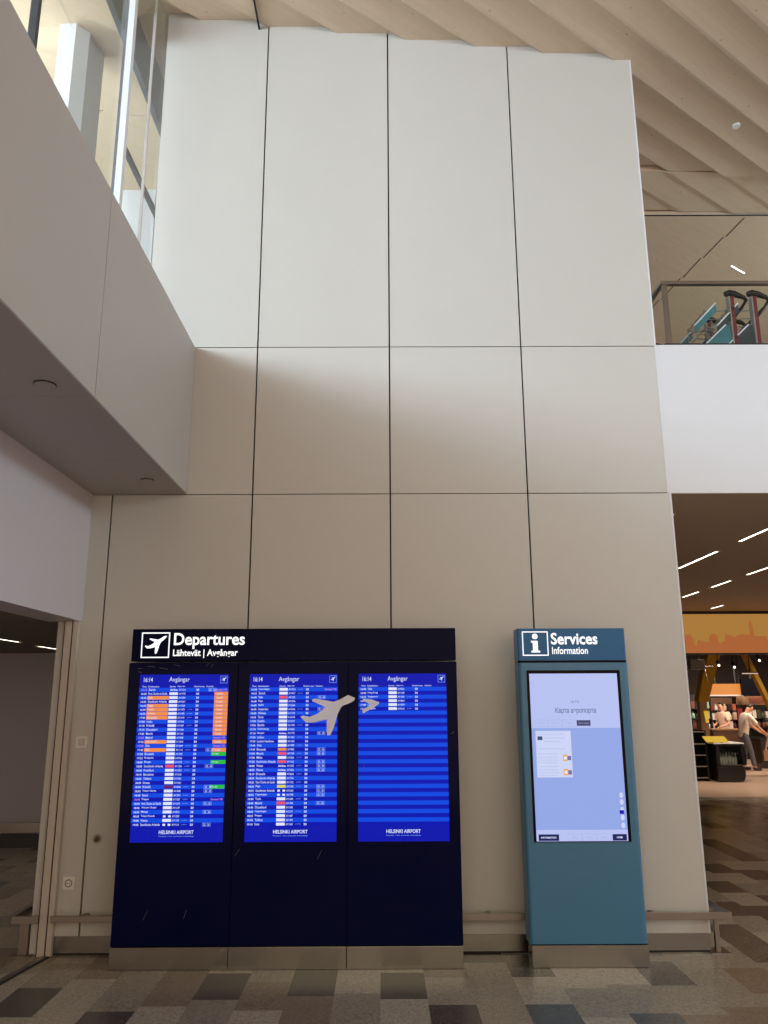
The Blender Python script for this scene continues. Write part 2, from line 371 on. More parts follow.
# lapped wooden ceiling: level boards that step down to the right
TA = math.tan(R(36.5)); P_ = 0.605
def stair(s):
    k = math.floor((s + 1.705) / P_); return 7.507 - 0.0718 * k
ce = MB()
def ceil_strip(y0, y1, squash, dz=0.0):
    for k in range(-32, 34):
        sa = -1.705 + P_ * k; z1 = 7.507 - 0.0718 * k; z0 = z1 + 0.0718
        wide = sa + (y0 - D) / TA > 0.3
        if squash and wide: z0 = 7.20 + (z0 - 7.20) * squash; z1 = 7.20 + (z1 - 7.20) * squash
        if wide: z0 += dz; z1 += dz
        def px(s, y): return s + (y - D) / TA
        q = [(sa, z0), (sa + 0.115, z1), (sa + P_, z1)]
        for (s0, h0), (s1, h1) in zip(q, q[1:]):
            ce.face([(px(s0, y0), y0, h0), (px(s0, y1), y1, h0), (px(s1, y1), y1, h1), (px(s1, y0), y0, h1)], 0)
            ce.face([(px(s0, y0), y0, h0 + .12), (px(s1, y0), y0, h1 + .12), (px(s1, y1), y1, h1 + .12), (px(s0, y1), y1, h0 + .12)], 1)
            for yy in (y0, y1):
                ce.face([(px(s0, yy), yy, h0), (px(s1, yy), yy, h1), (px(s1, yy), yy, h1 + .12), (px(s0, yy), yy, h0 + .12)], 0 if yy == y0 else 1)
ceil_strip(-4.0, 7.52, 0); ceil_strip(7.535, 8.285, 0.35); ceil_strip(8.285, 12, 0.75, 0.2)
struct('ceiling', ce, [M['wood'], M['groove']], label='pale wooden ceiling of lapped boards')
cr = MB().box(2.2, 12, 8.30, 14, 7.182, 7.25, 0).box(2.2, 12, 8.288, 8.2995, 7.184, 7.195, 1)
xs = [(4.30, 7.9)]
segs = [(4.30, 8.33, 4.25, 8.72), (4.22, 8.74, 4.16, 9.2), (4.13, 9.22, 4.08, 9.7), (4.05, 9.72, 3.99, 10.3), (3.96, 10.32, 3.91, 10.9), (3.87, 10.92, 3.80, 11.6)]
for xa, ya, xb, yb in segs: cr.prismz([(xa - .006, ya), (xa + .006, ya), (xb + .006, yb), (xb - .006, yb)], 7.179, 7.183, 1)
struct('ceiling_rear', cr, [M['wood'], M['groove']])
struct('trim_5', MB().box(-1.075, -1.063, 3.2, D - 0.002, 7.40, 7.43), M['groove'])

# passage on the right: white fascia, its ceiling, the upper floor above it
struct('wall_right', MB().box(2.17, 9, D, D + 0.25, 3.166, 4.384), M['white'], label='white fascia of the upper floor right of the panel wall')
pc = MB(); pc.box(2.19, 14, D + 0.005, 14.30, 3.163, 3.20, 0)
struct('ceiling_passage', pc, M['pceil'])
struct('floor_mezzanine', MB().box(2.185, 12, D + 0.05, 14, 4.30, 4.378), M['grey'])
struct('wall_passage_shield', MB().box(10.5, 10.6, D + 0.3, 14.3, 0, 3.163), M['roomwall'])  # unseen wall, added to keep ambient light out of the passage
struct('wall_passage', MB().box(1.9, 2.18, D + 0.33, 14.3, 0, 3.163).box(1.9, 2.17, D + 0.33, 14.3, 4.38, 7.1), M['roomwall'])

def strip_light(x, y0, y1, label, z=3.163, wdt=0.032, grp='strip lights in the passage ceiling', power=26):
    t = thing('ceiling_strip_light', label, 'ceiling light', (x, (y0 + y1) / 2, z), grp)
    MB().box(x - wdt / 2 - 0.012, x - wdt / 2, y0, y1, z - 0.006, z + 0.01).box(x + wdt / 2, x + wdt / 2 + 0.012, y0, y1, z - 0.006, z + 0.01) \
        .box(x - wdt / 2 - 0.012, x + wdt / 2 + 0.012, y0 - .012, y0, z - 0.006, z + 0.01).box(x - wdt / 2 - 0.012, x + wdt / 2 + 0.012, y1, y1 + .012, z - 0.006, z + 0.01).build('housing', M['frame'], t)
    MB().box(x - wdt / 2, x + wdt / 2, y0, y1, z - 0.003, z + 0.008).build('diffuser', M['lamp'], t)
    return t
strip_light(3.546, 8.26, 9.38, 'long white strip light in the passage ceiling, starting right at the panel wall edge')
strip_light(3.545, 7.12, 7.72, 'white strip light at the upper right of the passage ceiling, above the long one')
strip_light(4.60, 8.75, 9.91, 'white strip light in the passage ceiling cut by the right picture edge')
strip_light(4.615, 10.43, 11.06, 'short white passage strip light just below the right end of the longest one')
strip_light(4.623, 11.54, 12.18, 'short white strip light close to the panel wall edge, below the longest strip light')
strip_light(5.71, 13.28, 13.80, 'farthest short white strip light directly above the orange skyline sign')
strip_light(2.448, 6.52, 6.66, 'tiny visible strip light right beside the panel wall edge under the white fascia', wdt=0.04)
strip_light(-3.56, 7.30, 7.864, 'left strip light in the side room ceiling, cut by the left edge', z=2.213, grp='strip lights in the side room')
strip_light(-3.635, 8.46, 9.02, 'right strip light in the side room ceiling, beside the door frame', z=2.213, grp='strip lights in the side room')
sl_ = strip_light(4.73, 9.33, 9.65, 'single small white strip light in the wooden ceiling above the trolleys', z=7.182, wdt=0.018, grp='wooden ceiling lights')
sl_.rotation_euler = (0, 0, R(-53.5))

def disc(name, label, cat, x, y, z, r, mts, grp=None, d=0.012):
    mb = MB(); n = 20
    mb.prismz([(x + r * math.cos(2 * math.pi * i / n), y + r * math.sin(2 * math.pi * i / n)) for i in range(n)], z - d, z, 0)
    mb.prismz([(x + r * .93 * math.cos(2 * math.pi * i / n), y + r * .93 * math.sin(2 * math.pi * i / n)) for i in range(n)], z - d - 0.002, z - d + 0.001, 1)
    return tag(mb.build(name, mts), label, cat, grp)
disc('recessed_downlight', 'round recessed downlight in the grey soffit, nearer the camera', 'ceiling light', -1.66, 3.66, 3.168, 0.055, [M['darksteel'], M['soffit']], 'soffit downlights', 0.006)
disc('recessed_downlight', 'small round downlight in the grey soffit near the panel wall corner', 'ceiling light', -1.66, 5.41, 3.168, 0.045, [M['darksteel'], M['soffit']], 'soffit downlights', 0.006)
disc('smoke_detector', 'small white disc detector on the wooden ceiling at the upper right', 'detector', 3.37, 6.47, 6.935, 0.036, [M['white'], M['plastic']], None, 0.018)

# ------------------------------------------------------------------ departures board
YK = 5.499
def outline(mb, x0, x1, z0, z1, t, y, m):
    mb.rect(x0, x1, z0, z0 + t, y, m); mb.rect(x0, x1, z1 - t, z1, y, m)
    mb.rect(x0, x0 + t, z0 + t, z1 - t, y, m); mb.rect(x1 - t, x1, z0 + t, z1 - t, y, m)
PL = [(-0.478, 1.651), (-0.457, 1.656), (-0.334, 1.635), (-0.294, 1.647), (-0.241, 1.676), (-0.234, 1.679), (-0.188, 1.659), (-0.193, 1.642),
      (-0.234, 1.621), (-0.272, 1.608), (-0.286, 1.591), (-0.303, 1.557), (-0.329, 1.466), (-0.351, 1.419), (-0.373, 1.416), (-0.377, 1.449),
      (-0.376, 1.52), (-0.411, 1.512), (-0.463, 1.5), (-0.516, 1.5), (-0.555, 1.538), (-0.534, 1.546), (-0.502, 1.534), (-0.447, 1.554),
      (-0.412, 1.576), (-0.388, 1.598), (-0.413, 1.612), (-0.476, 1.639)]
CHEV = [(-0.135, 1.655), (-0.079, 1.650), (-0.023, 1.631), (-0.026, 1.619), (-0.079, 1.587), (-0.135, 1.556), (-0.139, 1.578), (-0.079, 1.617), (-0.135, 1.641)]
def plane_icon(mb, x0, x1, z0, z1, y, m, d=0.002):
    pts = PL[:3] + [(-0.30, 1.648), (-0.241, 1.684), (-0.205, 1.696), (-0.186, 1.69), (-0.196, 1.668), (-0.234, 1.632)] + PL[9:]
    xs = [p[0] for p in pts]; zs = [p[1] for p in pts]
    a0, a1, b0, b1 = min(xs), max(xs), min(zs), max(zs)
    mb.prism([(x0 + (p[0] - a0) / (a1 - a0) * (x1 - x0), z0 + (p[1] - b0) / (b1 - b0) * (z1 - z0)) for p in pts], y, y + d, m)

dep = thing('departures_board', 'wide dark blue departures board with three blue flight screens', 'departure board', (-0.61, 5.58, 0))
XS = [(-1.727, -0.984), (-0.979, -0.237), (-0.232, 0.503)]
MB().box(-1.722, 0.498, 5.517, 5.655, 0.132, 1.90).box(-1.70, 0.48, 5.52, 5.645, 0.0005, 0.132).build('carcass', M['navyhead'], dep)
MB().box(-1.5, 0.28, 5.66, D - 0.015, 0.30, 1.70).build('mounting_spine', M['darksteel'], dep)
for a, b in XS:
    pl = MB().box(a - 0.003, b - 0.001, 5.500, 5.65, 0.001, 0.131).build('plinth_panel', M['steel'], dep, 0.002)
    bo = MB(); bo.prism([(b - 0.035 + .008 * math.cos(t), 0.113 + .008 * math.sin(t)) for t in [2 * math.pi * i / 12 for i in range(12)]], 5.495, 5.502)
    bo.build('bolt', M['rail'], pl)
for a, b in XS:
    MB().box(a, b, YK, 5.516, 0.137, 1.896).build('door_panel', M['navy'], dep, 0.002)
MB().box(-1.716, 0.500, 5.494, 5.66, 1.908, 2.126).build('header', M['navyhead'], dep, 0.004)
hp = MB(); yh = 5.4925
outline(hp, -1.652, -1.458, 1.930, 2.103, 0.008, yh, 0); plane_icon(hp, -1.628, -1.480, 1.958, 2.080, yh - 0.002, 0)
hp.build('header_pictogram', M['lettering'], dep)
hl = MB()
text(hl, 'Departures', -1.430, -0.945, 1.990, 2.098, yh, 0, 0.02); text(hl, 'Lähtevät | Avgångar', -1.432, -0.990, 1.928, 1.988, yh, 0, 0.02)
hl.build('header_lettering', M['lettering'], dep)

E_ = dict(bg=emit('screen_royal_blue', (8, 22, 172)), lt=emit('screen_bright_blue', (6, 74, 226)), dk=emit('screen_deep_blue', (4, 20, 176)),
          tx=emit('screen_white_text', (214, 224, 255), 1.0), wh=emit('screen_white_tile', (226, 230, 250), 1.0), og=emit('screen_orange', (240, 142, 70)),
          gr=emit('screen_green', (40, 190, 60)), rd=emit('screen_red', (232, 84, 112)), dr=emit('screen_maroon', (104, 30, 90)),
          yl=emit('screen_yellow', (222, 214, 90)), pk=emit('screen_violet_text', (196, 130, 232)), sk=emit('screen_pale_blue_text', (136, 176, 255)))
EK = list(E_); EM = [E_[k] for k in EK]; EI = {k: i for i, k in enumerate(EK)}
CITY = ['Zurich', 'Paris Charles de Gaulle', 'Oulu', 'Stockholm Arlanda', 'Vaasa', 'Kuopio', 'Joensuu', 'Rovaniemi', 'Ivalo', 'Kittilä', 'Düsseldorf', 'Munich',
        'Madrid', 'Copenhagen', 'Oslo', 'Riga', 'Brussels', 'Budapest', 'Bergen', 'Stockholm Arlanda', 'Frankfurt', 'Barcelona', 'Tallinn', 'Geneva', 'Kittilä',
        'Tokyo Narita', 'Seoul', 'Prague', 'Paris Charles de Gaulle', 'Warsaw Chopin', 'Malaga', 'Tokyo Haneda', 'Vienna', 'Stockholm Arlanda']
CITY2 = ['Copenhagen', 'Zurich', 'Oslo', 'Riga', 'Split', 'Amsterdam', 'Vilnius', 'Tartu', 'Dublin', 'Berlin', 'Gothenburg', 'Bergen', 'Lisbon', 'London Heathrow',
         'Oulu', 'Brussels', 'Munich', 'Milan', 'Stockholm Arlanda', 'Warsaw', 'Vienna', 'Brussels', 'Stockholm Arlanda', 'Paris Charles de Gaulle', 'Riga',
         'Stockholm Arlanda', 'Copenhagen', 'Turin', 'Madrid', 'Düsseldorf', 'Copenhagen', 'Prague', 'Tallinn', 'Rome']
CITY3 = ['Oslo', 'Hong Kong', 'Singapore', 'Doha', 'Delhi', 'Bangkok']
def screen(x0, x1, which):
    z0, z1 = 0.752, 1.819; W = x1 - x0; H = z1 - z0; y = YK - 0.004
    b = MB(); b.box(x0, x1, y, YK + 0.002, z0, z1, EI['bg'])
    rh = 0.02435 * H; top = z1 - 0.083 * H
    for i in range(34):
        b.rect(x0, x1, top - (i + 1) * rh, top - i * rh, y - 0.0004, EI['lt'] if i % 2 == 0 else EI['dk'])
    sc = b.build('screen', EM, dep)
    t = MB(); yt = y - 0.0012; X = lambda f: x0 + f * W
    text(t, '16:14', X(.045), X(.145), z1 - .046 * H, z1 - .018 * H, yt, EI['tx'], 0.008)
    text(t, 'Avgångar', X(.33), X(.56), z1 - .053 * H, z1 - .016 * H, yt, EI['tx'], 0.0)
    outline(t, X(.905), X(.985), z1 - .055 * H, z1 - .010 * H, 0.002, yt, EI['sk']); plane_icon(t, X(.918), X(.972), z1 - .046 * H, z1 - .018 * H, yt, EI['tx'], 0.0004)
    for s, f0, f1 in (('Time', .03, .08), ('Destination', .10, .22), ('Carrier', .34, .41), ('Flight No', .43, .51), ('Check-in area', .61, .73), ('Check-in', .75, .83)):
        text(t, s, X(f0), X(f1), top + 0.004, top + 0.014, yt, EI['tx'], 0.008)
    text(t, 'HELSINKI AIRPORT', X(.31), X(.685), z0 + .048 * H, z0 + .069 * H, yt, EI['tx'], 0.018)
    text(t, 'Finavia - for smooth travelling', X(.31), X(.685), z0 + .031 * H, z0 + .038 * H, yt, EI['sk'], 0.01)
    cities = (CITY, CITY2, CITY3)[which]
    org = set(range(1, 12)) | {13, 15}; grn = {16, 18, 24}; pur = {0, 12, 14, 27}
    boxes = ({0, 15, 19, 24, 25, 28, 30, 33}, {2, 5, 11, 15, 16, 18, 19, 20, 24, 25, 26, 28}, set())[which]
    dest = {2, 4, 5, 6, 7, 13, 15}
    red = ({19}, {2, 16, 18, 28}, set())[which]
    rnd = random.Random(which + 3); tm = 16 * 60 + (10, 25, 30)[which]
    for i, cty in enumerate(cities):
        za = top - (i + 1) * rh; zb = za + rh; lo, hi = za + .26 * rh, zb - .26 * rh
        tm += rnd.choice((0, 5, 5, 5, 10)); ts = f'{tm // 60 % 24:02d}:{tm % 60:02d}'
        late = which == 0 and i in pur
        text(t, ts, X(.025), X(.085), lo, hi, yt, EI['pk' if late else 'tx'], 0.02)
        if which == 0 and i in dest:
            t.rect(X(.095), X(.335), za + .05 * rh, zb - .05 * rh, yt + 0.0003, EI['og'])
        text(t, cty, X(.105), X(.105 + min(.21, .0125 * len(cty))), lo, hi + .1 * rh, yt, EI['tx'], 0.008)
        lg = 'rd' if i in red else 'wh'
        if which == 0 and i == 24: lg = 'dr'
        if which == 1 and i == 24: lg = 'yl'
        if which == 1 and i == 15: lg = 'og'
        if (which == 0 and i in (0, 31, 33)) or (which == 1 and i in (11, 19, 20, 25, 26)):
            text(t, '- -' if i > 24 else 'Airline', X(.345), X(.43), lo, hi, yt, EI['wh'], 0.03)
        else:
            t.rect(X(.34), X(.435), za + .2 * rh, zb - .12 * rh, yt, EI[lg])
        text(t, f'AY{rnd.randint(100, 1999)}', X(.445), X(.52), lo, hi, yt, EI['tx'], 0.008)
        if rnd.random() < .45: text(t, f'JL{rnd.randint(100, 6999)}', X(.55), X(.605), lo + .1 * rh, hi - .1 * rh, yt, EI['sk'], 0.0)
        text(t, '23', X(.64), X(.672), lo, hi, yt, EI['tx'], 0.04)
        if i in boxes:
            outline(t, X(.775), X(.865), za + .08 * rh, zb - .08 * rh, 0.0018, yt, EI['sk'])
            text(t, '22 - 26', X(.786), X(.854), lo, hi, yt, EI['tx'], 0.008)
        if which == 0:
            if i in org: t.rect(X(.845), X(.998), za + .03 * rh, zb - .03 * rh, yt + 0.0003, EI['og']); text(t, 'Cancelled', X(.87), X(.94), lo, hi, yt, EI['tx'], 0.01)
            if i in grn: t.rect(X(.835), X(.998), za + .03 * rh, zb - .03 * rh, yt + 0.0003, EI['gr']); text(t, 'Go to gate', X(.85), X(.92), lo, hi, yt, EI['tx'], 0.01)
        if (which == 0 and i in pur) or (which == 1 and i == 0):
            text(t, 'Estimated 17:05', X(.855), X(.985), lo, hi, yt, EI['pk'], 0.02)
    t.build('screen_text', EM, sc)
    return sc
for k, (a, b) in enumerate(((-1.646, -1.044), (-0.902, -0.305), (-0.164, 0.430))): screen(a, b, k)
dc = MB()
dc.prism([p if p[0] > -0.39 or True else p for p in PL], YK - 0.0075, YK - 0.0070); dc.prism(CHEV, YK - 0.0075, YK - 0.0070)
def translucent(name, rgb, a):
    m = mat(name, rgb, 0.35); nt = m.node_tree; b = nt.nodes['Principled BSDF']; b.inputs['Alpha'].default_value = a
    n = nt.nodes.new('ShaderNodeTexNoise'); n.inputs['Scale'].default_value = 30
    return m
dcl = dc.build('airplane_decal', translucent('frosted_vinyl', (244, 248, 255), 0.80), dep); dcl['label'] = 'large white airplane sticker across two screens'
scm = mat('mark_grey', (112, 112, 124), 0.5)  # thin grey marks on the door panels
for cx, cz, dx, dz in ((-1.60, 1.875, .05, -.006), (-1.52, 1.865, .06, -.012), (-1.42, 1.885, .045, -.01), (-1.665, 1.86, .03, 0), (-1.66, 1.84, .025, -.01), (-0.40, .70, -.025, -.05),
                       (-1.53, .29, .03, .06), (-1.27, .30, .015, .05), (-0.93, .71, -.03, -.04), (-1.2, 1.875, .02, .02), (-1.17, 1.865, .015, .025), (0.455, 1.42, .02, .02), (-.12, 1.2, -.006, .03)):
    MB().bar((cx, YK - 0.0072, cz), (cx + dx, YK - 0.0072, cz + dz), 0.0016, 0.0006).build('thin_mark', scm, dep)

# ------------------------------------------------------------------ information kiosk
YS = 5.508
inf = thing('information_kiosk', 'teal information kiosk with one bright lavender touch screen', 'information kiosk', (1.30, 5.58, 0))
r = 0.025
def rounded(x0, x1, y0, y1, r):
    P = []
    for cx, cy, a0 in ((x0 + r, y0 + r, 180), (x1 - r, y0 + r, 270)):
        for q in range(6): a = R(a0 + q * 18); P.append((cx + r * math.cos(a), cy + r * math.sin(a)))
    return P + [(x1, y1), (x0, y1)]
MB().prismz(rounded(0.926, 1.676, YS, 5.66, r), 0.134, 1.888).build('body', M['teal'], inf)
MB().prismz(rounded(0.928, 1.674, YS + 0.004, 5.66, r), 1.888, 1.903).build('shadow_gap', M['bezel'], inf)
hd = MB().prismz(rounded(0.926, 1.666, YS - 0.006, 5.66, 0.012), 1.903, 2.120).build('header', M['tealhead'], inf)
MB().box(0.934, 1.672, YS - 0.004, YS + 0.004, 0.131, 0.137).build('lower_edge', M['bezel'], inf)
pl = MB().box(0.938, 1.677, YS, 5.65, 0.001, 0.131).build('plinth', M['steel'], inf, 0.002)
bo = MB(); bo.prism([(1.642 + .008 * math.cos(t), 0.118 + .008 * math.sin(t)) for t in [2 * math.pi * i / 12 for i in range(12)]], YS - 0.005, YS + 0.002)
bo.build('bolt', M['rail'], pl)
MB().box(1.02, 1.58, 5.66, D - 0.015, 0.30, 1.75).build('mounting_spine', M['darksteel'], inf)
bz = MB().box(0.979, 1.614, YS - 0.004, YS + 0.01, 0.741, 1.837).build('bezel', M['bezel'], inf, 0.002)
yy = YS - 0.0085
S_ = dict(up=emit('map_lavender', (184, 194, 242)), lo=emit('map_periwinkle', (148, 168, 230)), card=emit('map_card_white', (204, 212, 246)), dk=emit('map_button_slate', (70, 74, 110)),
          nv=emit('map_button_navy', (30, 34, 92)), tx=emit('map_grey_text', (108, 116, 158)), bl=emit('map_blue_marker', (24, 24, 176)), og=emit('map_orange_icon', (236, 170, 90)),
          ln=emit('map_outline', (160, 170, 216)), w=emit('map_white', (226, 232, 255)))
SK = list(S_); SM = [S_[k] for k in SK]; SI = {k: i for i, k in enumerate(SK)}
x0, x1, z0, z1 = 0.996, 1.592, 0.747, 1.815; W = x1 - x0; H = z1 - z0
X = lambda f: x0 + f * W
Z = lambda f: z1 - f * H
sb = MB(); sb.box(x0, x1, yy + 0.002, YS, z0, z1, SI['up'])
sb.rect(x0, x1, Z(.935), Z(.335), yy + 0.0012, SI['lo'])
sn = sb.build('screen', SM, bz)
t = MB()
text(t, '16:14', X(.455), X(.545), Z(.183), Z(.165), yy, SI['tx'], 0)
text(t, 'Карта аэропорта', X(.275), X(.735), Z(.252), Z(.210), yy, SI['tx'], 0.015)
for a, b in ((.035, .185), (.19, .345), (.35, .505)):
    outline(t, X(a), X(b), Z(.325), Z(.285), 0.0015, yy, SI['ln']); text(t, 'Map', X(a + .04), X(b - .04), Z(.310), Z(.300), yy, SI['ln'], 0)
t.rect(X(.51), X(.665), Z(.322), Z(.288), yy, SI['dk']); text(t, 'Services', X(.53), X(.645), Z(.310), Z(.299), yy - 0.0005, SI['ln'], 0)
t.rect(X(.04), X(.435), Z(.630), Z(.352), yy + 0.0006, SI['card'])
t.rect(X(.06), X(.115), Z(.407), Z(.385), yy, SI['dk'])
for k, zf in enumerate((.367, .390, .412, .455, .485, .505, .522, .537, .560, .580, .596, .611)):
    ln = (.30, .24, .18, .30, .22, .21, .22, .2, .22, .21, .22, .2)[k]
    xs0 = .13 if k in (1, 2) else .06
    text(t, 'lounge services map airport gate' if k % 2 else 'information shop desk terminal', X(xs0), X(xs0 + ln), Z(zf + .010), Z(zf), yy, SI['ln'], 0)
for zf in (.50, .585):
    t.rect(X(.335), X(.385), Z(zf + .033), Z(zf - .005), yy, SI['og']); t.rect(X(.385), X(.425), Z(zf + .028), Z(zf + .003), yy, SI['tx']); t.rect(X(.345), X(.375), Z(zf + .024), Z(zf + .006), yy - .0005, SI['w'])
for zf in (.735, .775, .82, .865, .91):
    n = 10; P = [(X(.955) + .013 * math.cos(2 * math.pi * i / n), Z(zf) + .018 * math.sin(2 * math.pi * i / n)) for i in range(n)]
    t.face([(a, yy + .0003, b) for a, b in P], SI['card'])
t.rect(X(.925), X(.972), Z(.844), Z(.822), yy - 0.0005, SI['bl'])
t.rect(X(.022), X(.245), Z(.997), Z(.960), yy, SI['nv']); text(t, 'INFORMATION', X(.05), X(.215), Z(.984), Z(.973), yy - 0.0005, SI['w'], 0.02)
t.rect(X(.83), X(.985), Z(.997), Z(.960), yy, SI['nv']); text(t, 'HOME', X(.875), X(.94), Z(.984), Z(.973), yy - 0.0005, SI['w'], 0.02)
for a, b in ((.34, .50), (.50, .66), (.66, .82)): outline(t, X(a), X(b), Z(.995), Z(.958), 0.0012, yy, SI['ln']); text(t, 'Menu', X(a + .05), X(b - .05), Z(.983), Z(.973), yy, SI['ln'], 0)
t.build('screen_text', SM, sn)
ip = MB(); yh = YS - 0.0075
outline(ip, 0.958, 1.136, 1.935, 2.100, 0.007, yh, 0)
n = 20; ip.face([(1.046 + .019 * math.cos(2 * math.pi * i / n), yh, 2.066 + .019 * math.sin(2 * math.pi * i / n)) for i in range(n)], 0)
ip.rect(1.030, 1.064, 1.968, 2.036, yh, 0); ip.rect(1.018, 1.031, 2.025, 2.036, yh, 0); ip.rect(1.018, 1.078, 1.957, 1.969, yh, 0)
ip.build('header_pictogram', M['lettering'], hd)
il = MB(); text(il, 'Services', 1.155, 1.475, 2.010, 2.090, yh, 0, 0.02); text(il, 'Information', 1.160, 1.405, 1.945, 1.995, yh, 0, 0.012)
il.build('header_lettering', M['lettering'], hd)

# ------------------------------------------------------------------ crash rails, sockets
cr = thing('crash_rail', 'long low steel crash rail along the panel wall, with a loop end on the right', 'crash rail', (0, 5.75, 0))
MB().box(-2.203, -1.66, 5.715, 5.735, 0.222, 0.262).box(0.44, 0.955, 5.715, 5.735, 0.222, 0.266).box(1.62, 2.305, 5.715, 5.735, 0.222, 0.268) \
    .box(-1.66, 0.44, 5.715, 5.735, 0.224, 0.264).box(0.955, 1.62, 5.715, 5.735, 0.224, 0.266).build('rail', M['rail'], cr, 0.002)
MB().box(2.285, 2.305, 5.735, 6.10, 0.222, 0.268).box(2.19, 2.287, 6.08, 6.10, 0.222, 0.268).build('loop_end', M['rail'], cr, 0.002)
for x in (-2.0, 0.70, 1.80):
    MB().box(x - 0.015, x + 0.015, 5.735, D - 0.001, 0.232, 0.256).build('bracket', M['rail'], cr)
po = MB().box(2.215, 2.245, 5.80, 5.83, 0.006, 0.23).build('post', M['rail'], cr, 0.002)
MB().box(2.17, 2.30, 5.77, 5.90, 0.0, 0.007).build('foot_plate', M['rail'], po)
MB().box(2.215, 2.245, 5.735, 5.83, 0.23, 0.255).build('bracket', M['rail'], cr)
c2 = thing('crash_rail', 'short steel crash rail loop on a floor post just inside the side doorway', 'crash rail', (-2.4, 5.8, 0))
MB().box(-2.47, -2.295, 5.74, 5.76, 0.208, 0.258).box(-2.47, -2.45, 5.76, 6.10, 0.208, 0.258).box(-2.45, -2.40, 6.08, 6.10, 0.208, 0.258).build('rail', M['rail'], c2, 0.002)
p2 = MB().box(-2.435, -2.375, 5.80, 5.86, 0.006, 0.21).build('post', M['rail'], c2, 0.002)
MB().box(-2.47, -2.34, 5.77, 5.92, 0.0, 0.007).build('foot_plate', M['rail'], p2)
c3 = thing('crash_rail', 'low steel crash rail along the far wall of the side room', 'crash rail', (-4.5, 9.7, 0))
MB().box(-8.9, -2.6, 9.68, 9.70, 0.18, 0.285).build('rail', M['steel'], c3)
for x in (-7.5, -6, -4.6, -3.4): MB().box(x, x + 0.03, 9.70, 9.799, 0.20, 0.26).build('bracket', M['rail'], c3)

so = thing('wall_socket', 'white square power socket low on the narrow panel beside the doorway', 'socket', (-2.139, D, 0.442))
MB().box(-2.180, -2.098, D - 0.010, D - 0.0005, 0.401, 0.483).build('cover_plate', M['plastic'], so, 0.004)
q = MB(); n = 18
for i in range(n):
    a, b = 2 * math.pi * i / n, 2 * math.pi * (i + 1) / n
    q.face([(-2.139 + r_ * math.cos(t_), D - 0.0105, 0.442 + r_ * math.sin(t_)) for r_, t_ in ((.026, a), (.026, b), (.019, b), (.019, a))][::-1], 0)
q.build('socket_ring', mat('socket_shadow_ring', (120, 112, 100), 0.5), so)
q = MB()
for dx in (-.009, .009): q.prism([(-2.139 + dx + .004 * math.cos(t_), 0.442 + .004 * math.sin(t_)) for t_ in [2 * math.pi * i / 10 for i in range(10)]], D - 0.0115, D - 0.010)
q.build('pin_hole', M['black'], so)
sw = thing('wall_switch', 'small pale square wall switch at chest height beside the doorway', 'switch', (-2.128, D, 1.364))
MB().box(-2.170, -2.086, D - 0.009, D - 0.0005, 1.322, 1.406).build('cover_plate', M['plastic'], sw, 0.003)
MB().box(-2.152, -2.104, D - 0.013, D - 0.009, 1.340, 1.388).build('rocker', M['wall'], sw, 0.002)

# ------------------------------------------------------------------ upper floor railing and trolleys
rl = thing('guard_railing', 'flat metal guard railing with glass on the edge of the upper floor', 'railing', (2.28, D + 0.1, 4.38))
MB().box(2.268, 9, 5.835, 5.885, 4.925, 4.950).build('top_rail', M['rail'], rl, 0.003)
MB().box(2.268, 2.308, 5.885, 8.2, 4.925, 4.950).build('side_rail', M['rail'], rl, 0.003)
MB().box(2.26, 9, 5.84, 5.88, 4.384, 4.402).build('bottom_rail', M['darksteel'], rl)
for x in (2.283, 4.4, 6.6): MB().box(x, x + 0.038, 5.845, 5.875, 4.385, 4.926).build('post', M['rail'], rl)
MB().box(2.30, 8.9, 5.858, 5.864, 4.402, 4.895).build('glass_pane', M['glass'], rl)

